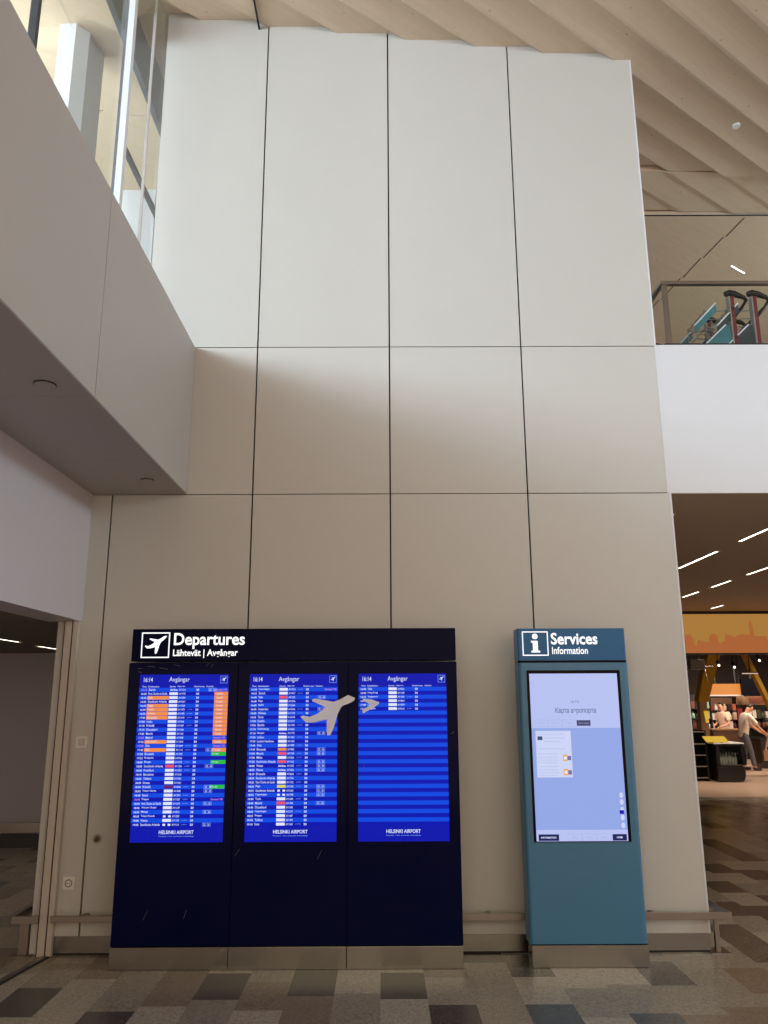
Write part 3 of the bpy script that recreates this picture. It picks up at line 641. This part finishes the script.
cm = dict(frame=mat('trolley_grey_metal', (170, 170, 166), 0.35, 0.6, noise=0.05), red=mat('trolley_red_panel', (112, 42, 48), 0.4, noise=0.08, nscale=12),
          teal=mat('trolley_teal_advert', (70, 122, 130), 0.35, noise=0.25, nscale=14), dk=mat('trolley_dark_panel', (56, 66, 70), 0.4, noise=0.2, nscale=12), wht=M['decal'])
def trolley(loc, rz, label, ad):
    t = thing('luggage_trolley', label, 'luggage trolley', (0, 0, 0), 'luggage trolleys behind the railing')
    # local: front of trolley towards -X, handle at +X side
    f = MB()
    for s in (-1, 1):
        f.tube([(-0.60, s * .10, .10), (-.05, s * .20, .12), (.30, s * .26, .16), (.36, s * .26, .30), (.42, s * .25, .92)], .016, 8)
        f.tube([(-.60, s * .10, .10), (-.62, s * .09, .16)], .016, 8)
    f.tube([(-.60, -.10, .10), (-.60, .10, .10)], .016); f.tube([(.30, -.26, .16), (.30, .26, .16)], .014); f.tube([(.40, -.25, .62), (.40, .25, .62)], .012)
    for k in range(5): f.tube([(-.50 + .16 * k, -.11 - .035 * k, .115), (-.50 + .16 * k, .11 + .035 * k, .115)], .008, 6)
    f.build('frame', cm['frame'], t)
    h = MB()
    for q_ in (-1, 1):
        h.tube([(.345, q_ * .26, .925), (.385, q_ * .26, .935), (.44, q_ * .26, .925), (.52, q_ * .255, .895), (.545, q_ * .25, .87)], [.024, .034, .030, .020, .016], 10)
        h.tube([(.545, q_ * .25, .875), (.50, q_ * .24, .80), (.40, q_ * .235, .68)], .014, 8)
    h.tube([(.50, -.24, .80), (.50, .24, .80)], .016, 8); h.build('handle', M['black'], t)
    b = MB()
    for z in (.62, .70, .78): b.tube([(.40, -.22, z), (.16, -.20, z), (.16, .20, z), (.40, .22, z)], .006, 6)
    for yq in (-.20, -.1, 0, .1, .20):
        b.tube([(.16, yq, .80), (.16, yq, .60), (.40, yq * 1.1, .60)], .005, 6)
    b.build('wire_basket', cm['frame'], t)
    for s in (-1, 1):
        pb = MB().box(.372, .408, s * .262 - .03, s * .262 + .03, .25, .89).build('red_panel', cm['red'], t)
        MB().box(.360, .372, s * .262 - .034, s * .262 + .03, .25, .89).build('edge_strip', cm['frame'], pb)
    for q_ in (-1, 1):
        for nm, pg, ed in (('basket_board', [(.02, .52), (.02, .59), (.235, .815), (.235, .735)], ((.02, .59), (.235, .815))),
                           ('advert_board', [(.0, .30), (.06, .36), (.31, .60), (.345, .60), (.345, .30)], ((.06, .36), (.31, .60)))):
            ap = MB().prism(pg, q_ * .285 - .005, q_ * .285 + .005).build(nm, cm[ad], t)
            MB().bar((ed[0][0], q_ * .285, ed[0][1] + .006), (ed[1][0], q_ * .285, ed[1][1] + .006), .012, .014).build('board_edge', cm['wht'], ap)
    for x, y in ((-.52, 0), (.26, -.24), (.26, .24)):
        wv = MB(); wv.tube([(x, y - .018, .055), (x, y + .018, .055)], .054, 14); wh = wv.build('wheel', M['rubber'], t)
        MB().box(x - .012, x + .012, y - .026, y + .026, .05, .125).build('fork', cm['frame'], wh)
    t.location = loc; t.rotation_euler = (0, 0, R(rz)); return t
trolley((2.85, 6.97, 4.378), 0, 'luggage trolley with teal board, left of the two with raised black handles', 'teal')
trolley((3.06, 6.97, 4.378), 0, 'luggage trolley with dark board at the right picture edge, behind the railing', 'dk')
trolley((2.55, 8.1, 4.378), 0, 'luggage trolley standing lower and farther back, at the left of the group', 'teal')

# ------------------------------------------------------------------ the store at the end of the passage
sm = dict(dark=mat('store_dark_paint', (15, 11, 10), 0.6, noise=0.1), brown=mat('store_brown_wood', (112, 78, 56), 0.5, noise=0.2, nscale=6),
          yellow=mat('mustard_yellow_panel', (176, 132, 14), 0.8, noise=0.06, nscale=4), beige=mat('store_beige_board', (150, 116, 84), 0.5, noise=0.05),
          red=mat('store_dark_red', (128, 34, 40), 0.5, noise=0.1), fridge=mat('fridge_black', (22, 17, 17), 0.22, noise=0.1), grey=mat('grey_casing', (96, 92, 96), 0.4, noise=0.05),
          orange=emit('orange_light_box', (226, 138, 60), 1.0, 0.02), signbg=emit('skyline_sign_ochre', (172, 124, 60), 0.95, 0.02), signfg=emit('skyline_sign_orange', (172, 100, 54), 0.95, 0.02),
          lampw=emit('spot_lamp_glow', (255, 240, 220), 3.0, 0.5), yglow=emit('yellow_emissive', (222, 176, 50), 0.9, 0.03), shelfl=emit('shelf_light_strip', (236, 200, 176), 0.8, 0.2))  # yglow adds emission to the yellow sign and the column plate
struct('ceiling_store', MB().box(2.2, 18, 14.32, 26, 2.95, 3.1), sm['dark'])
struct('wall_store', MB().box(2.2, 18, 25, 25.2, 0, 2.95).box(2.2, 2.4, 14.32, 25, 0, 2.95).box(17.8, 18, 14.32, 25, 0, 2.95), mat('store_wall_dark_brown', (52, 38, 32), 0.7, noise=0.1))
sg = thing('skyline_sign', 'long ochre sign with an orange city skyline over the store front', 'sign', (6.2, 14.30, 2.42))
MB().box(2.6, 12, 14.29, 14.36, 2.425, 3.115).build('sign_panel', sm['signbg'], sg)
MB().box(2.6, 12, 14.27, 14.37, 3.115, 3.162).box(2.6, 12, 14.275, 14.37, 2.395, 2.425).build('sign_frame', M['black'], sg)
SKY = [(20, 330), (75, 325), (100, 345), (112, 380), (115, 415), (135, 415), (138, 375), (165, 370), (175, 382), (240, 385), (248, 340), (275, 322), (300, 320), (320, 345),
       (328, 385), (345, 400), (352, 385), (380, 380), (388, 330), (410, 325), (450, 335), (465, 358), (480, 340), (520, 325), (590, 330), (610, 340), (612, 235), (605, 225),
       (620, 215), (632, 235), (640, 280), (645, 340), (750, 342), (760, 380), (790, 372), (800, 330), (840, 325), (850, 380), (1000, 370), (1010, 330), (1200, 340), (1210, 390), (1700, 380)]
pts = [(5.36 + (a - 15) * .00204, 2.425 + (475 - b) * .0022) for a, b in SKY]
pts = [(2.6, 2.62), (3.2, 2.62), (3.21, 2.72), (3.9, 2.72), (3.95, 2.60), (4.6, 2.62), (4.62, 2.74), (5.0, 2.74), (5.02, 2.66)] + pts
sk = MB()
for a, b in zip(pts, pts[1:]):
    if b[0] > a[0]: sk.face([(a[0], 14.288, 2.425), (b[0], 14.288, 2.425), (b[0], 14.288, b[1]), (a[0], 14.288, a[1])])
sk.face([(6.58, 14.2875, 2.72), (6.64, 14.2875, 2.72), (6.628, 14.2875, 2.90), (6.604, 14.2875, 2.985), (6.585, 14.2875, 2.96)])
sk.build('skyline_print', sm['signfg'], sg)

# display fridge with bulging black front, shelves on its left flank
fg = thing('display_fridge', 'low black curved display fridge with glass front at the store entrance', 'fridge', (6.9, 17.0, 0))
def bulge(x0, x1, z0, z1, b, n=10): return [(x0, z0)] + [(x1 + b * math.sin(math.pi * i / n), z0 + (z1 - z0) * i / n) for i in range(n + 1)] + [(x0, z1)]
MB().prism(bulge(6.70, 7.21, 0.02, 0.33, 0.05), 16.62, 17.4).build('lower_cabinet', sm['fridge'], fg, 0.01)
MB().prism(bulge(6.70, 7.235, 0.70, 0.745, 0.0), 16.62, 17.4).build('top_frame', sm['fridge'], fg)
MB().box(6.70, 6.77, 16.62, 17.4, 0.33, 0.70).prism([(7.22, .33), (7.285, .33), (7.30, .52), (7.27, .70), (7.20, .70)], 16.62, 17.4).box(6.77, 7.22, 17.3, 17.4, .33, .70).build('side_frame', sm['fridge'], fg)
MB().box(6.77, 7.22, 16.63, 16.64, 0.33, 0.70).build('glass_front', M['glass'], fg)
MB().box(6.66, 7.27, 16.60, 17.42, 0.745, 0.765).build('worktop', M['mull'], fg)
MB().box(6.77, 7.22, 16.66, 17.3, 0.328, 0.338).build('shelf', M['rail'], fg)
ls = thing('shelf_rack', 'black open shelf rack against the left flank of the display fridge', 'shelf', (6.5, 17.1, 0))
MB().box(6.28, 6.32, 16.9, 17.4, 0, 1.0).box(6.60, 6.64, 16.9, 17.4, 0, 1.0).box(6.32, 6.60, 17.38, 17.4, 0, 1.0).build('frame', sm['fridge'], ls)
for z in (.06, .28, .50, .72, .96):
    b = MB().box(6.32, 6.60, 16.9, 17.38, z, z + .02).build('shelf', sm['fridge'], ls); MB().box(6.32, 6.60, 16.885, 16.9, z, z + .022).build('price_strip', M['rail'], b)
pz = mat('clear_bottle_plastic', (150, 150, 150), 0.15, noise=0.2)
def lathe(mb, prof, c, n=10, m=0):
    P = [(c[0] + r_ * math.cos(2 * math.pi * j / n), c[1] + r_ * math.sin(2 * math.pi * j / n), c[2] + z) for r_, z in prof for j in range(n)]
    F = [(k * n + j, k * n + (j + 1) % n, (k + 1) * n + (j + 1) % n, (k + 1) * n + j) for k in range(len(prof) - 1) for j in range(n)]
    F += [tuple(range(n - 1, -1, -1)), tuple(range((len(prof) - 1) * n, len(prof) * n))]
    mb.mesh(P, F, m, True)
bt = MB(); lathe(bt, [(.026, 0), (.03, .01), (.03, .13), (.024, .165), (.011, .20), (.011, .23)], (0, 0, 0))
b0 = bt.build('drink_bottle', pz)
for i in range(12):
    b = b0 if i == 0 else b0.copy()
    if i: C.objects.link(b)
    r_, c_ = divmod(i, 6); b.location = (6.82 + c_ * .062 + r_ * .02, 16.75 + r_ * .16, 0.3385)
    tag(b, 'small clear drink bottle standing inside the black display fridge', 'bottle', 'bottles in the display fridge')
ys = thing('yellow_sign', 'bright yellow slanted sign lying on top of the black fridge', 'sign', (6.77, 16.7, 0.765))
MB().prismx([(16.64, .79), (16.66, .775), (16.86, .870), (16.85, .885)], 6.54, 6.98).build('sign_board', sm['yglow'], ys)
for x_ in (6.68, 6.86): MB().box(x_, x_ + .04, 16.72, 16.80, .7655, .822).build('stand', sm['fridge'], ys)
cl = thing('slanted_column', 'mustard yellow slanted column left of the orange light box', 'column', (7.3, 18.6, 0))
MB().prism([(7.165, 1.56), (7.396, 1.56), (7.611, 2.19), (7.90, 2.95), (7.62, 2.95), (7.336, 2.19)], 18.5, 18.75).build('slanted_panel', sm['yellow'], cl)
MB().box(7.195, 7.365, 18.52, 18.7, 0.005, 1.56).build('post', sm['beige'], cl)
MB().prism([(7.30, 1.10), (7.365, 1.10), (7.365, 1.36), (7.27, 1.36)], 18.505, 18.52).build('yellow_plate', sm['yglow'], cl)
c4 = tag(MB().prism([(8.452, 2.274), (8.557, 2.256), (8.764, 1.714), (8.98, 1.2), (8.87, 1.2), (8.675, 1.714)], 18.5, 18.68).prism([(8.17, 2.95), (8.28, 2.95), (8.557, 2.256), (8.452, 2.274)], 18.5, 18.68).build('slanted_beam', sm['yellow']),
         'thin mustard yellow slanted beam at the right picture edge, in front of the monitor', 'beam')
ob = thing('light_box', 'glowing orange trapezoid light box above the store shelves', 'light box', (8.45, 20, 1.7))
MB().prism([(7.90, 1.725), (8.84, 1.725), (8.85, 1.985), (8.10, 1.985)], 20.0, 20.12).build('glowing_face', sm['orange'], ob)
MB().prism([(7.88, 1.69), (8.86, 1.69), (8.86, 1.724), (7.88, 1.724)], 19.98, 20.14).build('lower_frame', sm['shelfl'], ob)
for x_ in (8.2, 8.7): MB().box(x_, x_ + .04, 20.05, 20.08, 1.985, 2.95).build('hanger', sm['dark'], ob)
mo = thing('monitor', 'black hanging monitor right of the orange light box', 'monitor', (9.0, 19.8, 1.7))
MB().prism([(8.76, 1.70), (9.245, 1.70), (9.225, 2.09), (8.755, 2.09)], 19.8, 19.88).build('screen_casing', M['bezel'], mo)
MB().box(8.98, 9.02, 19.83, 19.86, 2.09, 2.95).build('hanger', sm['dark'], mo)
bp = thing('counter_sign', 'beige sign board with a reddish field under the black monitor', 'sign', (9.4, 20.5, 1.48))
MB().box(8.92, 10.2, 20.5, 20.56, 1.475, 1.685).build('board', sm['beige'], bp)
MB().box(9.22, 9.60, 20.494, 20.5, 1.50, 1.665).build('red_field', mat('sign_red_field', (136, 70, 50), 0.5, noise=0.15, nscale=8), bp)
for x_ in (9.0, 10.0): MB().box(x_, x_ + .04, 20.52, 20.55, 1.685, 2.95).build('hanger', sm['dark'], bp)
gb = thing('projector_box', 'grey box hanging below the skyline sign with a chain', 'hanging box', (6.06, 15.5, 2.17))
MB().box(5.915, 6.20, 15.5, 15.75, 2.18, 2.37).build('casing', sm['grey'], gb, 0.01)
MB().tube([(6.0, 15.62, 2.37), (6.0, 15.62, 2.95)], .01).build('hanger', M['darksteel'], gb); MB().tube([(6.12, 15.62, 2.37), (6.12, 15.62, 2.95)], .01).build('hanger', M['darksteel'], gb)
MB().tube([(5.6, 15.62, 2.22), (6.4, 15.62, 2.24)], .012).build('cross_rod', M['rail'], gb)
chn = MB()
for i in range(11): chn.ball((6.175 + .0045 * i, 15.49, 2.175 - .024 * i), .010, 8)
chn.build('chain', M['rail'], gb)
def spot(x, y, z, label):
    t = thing('track_spotlight', label, 'spotlight', (x, y, z), 'store spotlights')
    MB().tube([(x + .03, y + .14, z + .09), (x, y, z)], [.03, .036], 12).build('lamp_head', sm['dark'], t)
    MB().tube([(x, y - .001, z - .003), (x - .004, y - .018, z - .014)], [.024, .022], 12).build('lens', sm['lampw'], t)
    MB().tube([(x + .03, y + .12, z + .09), (x + .03, y + .12, 2.95)], .01).build('stem', sm['dark'], t)
spot(7.085, 17.0, 2.322, 'bright ceiling spotlight above the orange light box, left of the pair')
spot(7.41, 17.0, 2.283, 'ceiling spotlight right of the brightest one, above the monitor')
spot(7.95, 17.0, 2.42, 'dim ceiling spotlight at the upper right, just below the skyline sign')
ln = thing('ceiling_lamp_bar', 'dim white lamp bar over the monitor', 'ceiling light', (8.4, 18.0, 2.17))
MB().box(8.02, 8.36, 18.0, 18.05, 2.165, 2.185).build('lamp_tube', sm['shelfl'], ln); MB().box(8.0, 8.38, 17.99, 18.06, 2.185, 2.21).box(8.18, 8.2, 18.02, 18.04, 2.21, 2.95).build('housing', sm['dark'], ln)

# shelves and goods
def shelves(name, x0, x1, y, zs, depth, label, back):
    t = thing(name, label, 'shelf', ((x0 + x1) / 2, y + depth, 0))
    MB().box(x0, x1, y + depth - .03, y + depth, 0.004, max(zs) + .35).build('back_panel', back, t)
    for x in (x0, x1 - .03): MB().box(x, x + .03, y, y + depth - .03, 0.004, max(zs) + .35).build('side_panel', sm['dark'], t)
    for z in zs: MB().box(x0 + .03, x1 - .03, y, y + depth - .03, z - .02, z).build('shelf', sm['dark'], t)
    return t
PAL = [(222, 206, 196), (196, 96, 72), (150, 44, 44), (206, 150, 96), (92, 52, 44), (226, 196, 170), (64, 70, 52), (170, 120, 60), (120, 150, 130), (40, 34, 34)]
PM = [mat('package_%s' % n_, c, 0.5, noise=0.15, nscale=25) for n_, c in zip(('cream', 'coral', 'crimson', 'amber', 'cocoa', 'peach', 'olive', 'honey', 'mint', 'charcoal'), PAL)]
PN = ['cream', 'coral', 'crimson', 'amber', 'cocoa', 'peach', 'olive', 'honey', 'mint green', 'charcoal']
PROT = {}
def pack(kind, mi, x, y, z, sx, sz, where, grp):
    key = (kind, mi, round(sx, 2), round(sz, 2))
    if key in PROT: o = PROT[key].copy(); C.objects.link(o)
    else:
        b = MB()
        if kind == 'box': b.prismx([(0, 0), (.09, 0), (.09, sz * .96), (.045, sz), (0, sz * .96)], -sx / 2, sx / 2)
        else: lathe(b, [(sx * .45, 0), (sx * .5, .01), (sx * .5, sz * .6), (sx * .2, sz * .78), (sx * .2, sz)], (0, .05, 0), 10)
        o = b.build('package_box' if kind == 'box' else 'glass_bottle', PM[mi]); PROT[key] = o
    o.location = (x, y, z)
    tag(o, f'{PN[mi]} coloured {"packet" if kind == "box" else "bottle"} {where}', 'packet' if kind == 'box' else 'bottle', grp[:-1] + ', ' + PN[mi] + (' packets' if kind == 'box' else ' bottles'))
rg = random.Random(11)
def stock(x0, x1, y, zs, where, grp, kinds, pal, sx=.10):
    for z in zs:
        x = x0 + .09
        while x < x1 - .08:
            pack(rg.choice(kinds), rg.choice(pal), x, y + .04, z + .0005, sx, rg.choice((.18, .22)), where, grp); x += sx + .025
shelves('wall_shelf', 9.08, 10.02, 23.0, (.55, .80, 1.05, 1.30), .35, 'lit wall shelf of red and white goods behind the shop worker', sm['brown'])
stock(9.08, 10.02, 23.0, (.80, 1.05, 1.30), 'on the wall shelf under the orange light box', 'goods under the light box.', ['box', 'bottle'], [0, 1, 2, 5, 0, 4, 9])
shelves('wall_shelf', 10.08, 11.3, 22.6, (.60, .85, 1.10), .35, 'dim wall shelf of green and brown goods under the beige sign', sm['dark'])
stock(10.08, 11.3, 22.6, (.85, 1.10), 'on the dim shelf under the beige sign', 'goods under the beige sign.', ['box', 'bottle'], [6, 8, 4, 0, 7, 9])
shelves('wall_shelf', 7.85, 8.66, 21.5, (.60, .86, 1.12, 1.38), .35, 'dark shelf at the left of the store behind the slanted column', sm['dark'])
stock(7.85, 8.66, 21.5, (.86, 1.12, 1.38), 'on the dark shelf left of the slanted column', 'goods on the dark shelf.', ['bottle', 'box'], [6, 9, 0, 8, 4])
tag(MB().box(9.86, 9.99, 22.7, 22.76, .005, 1.36).build('red_panel', sm['red']), 'narrow dark red upright panel right of the shop worker', 'panel')
ct = thing('shop_counter', 'brown shop counter in front of the shop worker', 'counter', (8.8, 21.1, 0))
MB().box(8.42, 9.12, 20.95, 21.3, 0.004, .84).build('cabinet', sm['brown'], ct); MB().box(8.38, 9.16, 20.9, 21.34, .84, .875).build('worktop', sm['beige'], ct)
c5 = thing('shop_counter', 'dark counter with a pale panel that the customer in the white shirt leans towards', 'counter', (9.3, 19.7, 0))
MB().box(9.05, 10.4, 19.75, 20.2, 0.004, .66).build('cabinet', sm['fridge'], c5); MB().box(9.02, 10.43, 19.70, 20.24, .66, .69).build('worktop', sm['dark'], c5)
MB().box(8.99 + .1, 9.22, 19.74, 19.75, .18, .42).build('pale_panel', sm['beige'], c5)

# ------------------------------------------------------------------ people
def skin(name, chains, m, parent=None, sub=2):
    """chains: list of (points, radii, start) where start is None or (chain, index) to branch from"""
    V = []; E2 = []; Rr = []; idx = []; roots = []
    for pts, rad, st in chains:
        ids = []
        prev = None
        if st is not None: prev = idx[st[0]][st[1]]
        else: roots.append(len(V))
        for p, r_ in zip(pts, rad):
            V.append(p); Rr.append(r_ if isinstance(r_, tuple) else (r_, r_)); k = len(V) - 1
            if prev is not None: E2.append((prev, k))
            prev = k; ids.append(k)
        idx.append(ids)
    me = bpy.data.meshes.new(name); me.from_pydata(V, E2, []); me.update()
    o = bpy.data.objects.new(name, me); C.objects.link(o)
    o.modifiers.new('skin', 'SKIN').use_smooth_shade = True
    ss = o.modifiers.new('sub', 'SUBSURF'); ss.levels = sub; ss.render_levels = sub
    for i, r_ in enumerate(Rr):
        o.data.skin_vertices[0].data[i].radius = r_; o.data.skin_vertices[0].data[i].use_root = i in roots
    bpy.context.view_layer.update()
    dg = bpy.context.evaluated_depsgraph_get()
    m2 = bpy.data.meshes.new_from_object(o.evaluated_get(dg))
    bpy.data.objects.remove(o); bpy.data.meshes.remove(me); m2.name = name
    m2.materials.clear(); m2.materials.append(m)
    for p in m2.polygons: p.use_smooth = True
    o = bpy.data.objects.new(name, m2); C.objects.link(o)
    if parent: o.parent = parent
    return o
SKINM = mat('skin', (206, 150, 120), 0.5, noise=0.04, nscale=12); HAIRM = mat('dark_hair', (42, 30, 26), 0.6, noise=0.2, nscale=30)
SHOEM = mat('dark_shoe_leather', (40, 28, 28), 0.5, noise=0.1)
def person(label, loc, rz, scale, lean, arms, legs, shirt, pants, hair=HAIRM, headdrop=0.0, low=None):
    """local frame: x forwards, y to the left, z up, 1.72 m tall upright; lean = forward angle of the trunk"""
    L = R(lean); up = Vector((math.sin(L), 0, math.cos(L))); fw = Vector((math.cos(L), 0, -math.sin(L)))
    hip = Vector((0, 0, .92)); wa = hip + up * .14; ch = hip + up * .36; ne = hip + up * .53
    hl = L + R(headdrop); hu = Vector((math.sin(hl), 0, math.cos(hl))); hf = Vector((math.cos(hl), 0, -math.sin(hl)))
    hb = ne + hu * .09; hm = hb + hu * .075 + hf * .015; ht = hb + hu * .17 + hf * .005
    S = {s: ne - up * .06 + Vector((0, s * .17, 0)) for s in (-1, 1)}
    ch_ = [([hip, wa, ch, ne - up * .02, ne + hu * .03, hb, hm, ht], [(.13, .10), (.12, .095), (.145, .10), (.07, .06), (.052, .052), (.062, .07), (.074, .09), (.052, .062)], None)]
    for s in (-1, 1):
        el, wr = [Vector(p) for p in arms[s]]
        ch_.append(([S[s], (S[s] + el) / 2, el, (el + wr) / 2, wr], [.055, .046, .040, .036, .026], (0, 2)))
    for s in (-1, 1):
        kn, an = [Vector(p) for p in legs[s]]
        hj = hip + Vector((0, s * .09, -.04))
        ch_.append(([hj, (hj + kn) / 2, kn, (kn + an) / 2, an, an + Vector((.06, 0, -.05)), an + Vector((.16, 0, -.055))], [.082, .075, .056, .054, .038, .036, .026], (0, 0)))
    for s in (-1, 1):                                           # hand: palm, four fingers, thumb
        el, wr = [Vector(p) for p in arms[s]]
        d = (wr - el).normalized(); side = d.cross(Vector((0, 0, 1))).normalized(); dn = side.cross(d).normalized() * -1
        pm = wr + d * .045; ch_.append(([wr - d * .01, pm, wr + d * .085], [(.024, .018), (.036, .017), (.036, .015)], None))
        for k, ln_ in enumerate((.068, .078, .072, .056)):
            b0_ = wr + d * .08 + side * (.024 - .016 * k) * s
            ch_.append(([b0_, b0_ + d * ln_ * .5 + dn * .008, b0_ + d * ln_ * .85 + dn * .03], [.009, .0085, .0075], None))
        t0 = wr + d * .03 + side * .026 * s; ch_.append(([t0, t0 + d * .03 + side * .022 * s, t0 + d * .06 + side * .028 * s + dn * .01], [.0105, .0095, .008], None))
    nz = hm + hf * .082; ch_.append(([nz + hu * .022 - hf * .012, nz - hu * .012 + hf * .008], [.010, .014], None))
    for s in (-1, 1):
        e = hm + Vector((0, s * .074, 0)) - hf * .005; ch_.append(([e - hu * .02, e + hu * .02], [(.008, .014), (.009, .018)], None))
    body = skin('person', ch_, SKINM)
    sh = [([hip - Vector((0, 0, .13)), hip + up * .02, wa, ch, ne - up * .03], [(.168, .132), (.165, .13), (.158, .125), (.192, .158), (.11, .10)], None)]
    for s in (-1, 1):
        el, wr = [Vector(p) for p in arms[s]]
        sh.append(([S[s], S[s].lerp(el, .45), S[s].lerp(el, .8)], [.080, .074, .070], (0, 3)))
    skin('shirt', sh, shirt, body)
    tr = [([hip + up * .08, hip - up * .03], [(.14, .112), (.14, .112)], None)]
    for s in (-1, 1):
        kn, an = [Vector(p) for p in legs[s]]; hj = hip + Vector((0, s * .09, -.06))
        tr.append(([hj, (hj + kn) / 2, kn, (kn + an) / 2, an + Vector((0, 0, .01))], [.098, .088, .074, .068, .066], (0, 1)))
    skin('trousers', tr, pants, body)
    for s in (-1, 1):
        an = Vector(legs[s][1]); skin('shoe', [([an + Vector((-.05, 0, -.045)), an + Vector((.05, 0, -.045)), an + Vector((.18, 0, -.055))], [(.04, .045), (.045, .048), (.034, .034)], None)], SHOEM, body)
    skin('hair', [([hm - hf * .035 - hu * .03, hm - hf * .03 + hu * .04, ht + hu * .006 - hf * .004, ht + hf * .045 - hu * .02], [(.072, .062), (.08, .078), (.060, .066), (.05, .035)], None)], hair, body)
    for s in (-1, 1):
        ey = MB(); c = hm + hf * .080 + hu * .018 + Vector((0, s * .030, 0)); ey.ball(tuple(c), .010, 8); e = ey.build('eye', M['black']); e.parent = body
    mth = MB(); c = hm + hf * .083 - hu * .045; mth.ball(tuple(c), .016, 8, 0, (.5, 1.3, .35)); q_ = mth.build('mouth', mat('lips', (150, 84, 76), 0.5)); q_.parent = body
    body.location = loc; body.rotation_euler = (0, 0, R(rz)); body.scale = (scale,) * 3
    tag(body, label, 'person')
    return body
WS = mat('white_cotton_shirt', (232, 222, 212), 0.8, noise=0.04, nscale=10); GJ = mat('grey_jeans', (96, 98, 108), 0.8, noise=0.12, nscale=25)
PS = mat('pale_pink_shirt', (216, 180, 160), 0.8, noise=0.04, nscale=10); BK = mat('dark_trousers', (36, 32, 34), 0.8, noise=0.08, nscale=20)
st_ = {1: ((.05, .10, .50), (-.02, .11, .095)), -1: ((.10, -.10, .50), (.16, -.11, .095))}
person('person in a loose white t-shirt and grey jeans reaching forward with both arms', (8.46, 19.3, 0.004), 0, .90, 14,
       {1: ((.34, .17, 1.08), (.56, .12, .92)), -1: ((.36, -.17, 1.05), (.58, -.12, .88))}, st_, WS, GJ, headdrop=24)
person('person in a pale shirt standing behind the brown counter, facing left', (9.25, 22.2, 0.004), 200, .88, 4,
       {1: ((.06, .26, 1.10), (.28, .16, 1.02)), -1: ((.06, -.26, 1.10), (.28, -.16, 1.02))}, {1: ((.02, .10, .50), (0, .11, .095)), -1: ((.02, -.10, .50), (0, -.11, .095))}, PS, BK, headdrop=8)
person('person in a white shirt and dark trousers bending forward at the right picture edge', (8.93, 18.0, 0.004), 185, .86, 52,
       {1: ((.52, .19, .86), (.62, .14, .66)), -1: ((.52, -.19, .86), (.62, -.14, .66))}, {1: ((.12, .10, .50), (.02, .11, .095)), -1: ((.08, -.10, .50), (-.12, -.11, .095))}, WS, BK, headdrop=15)
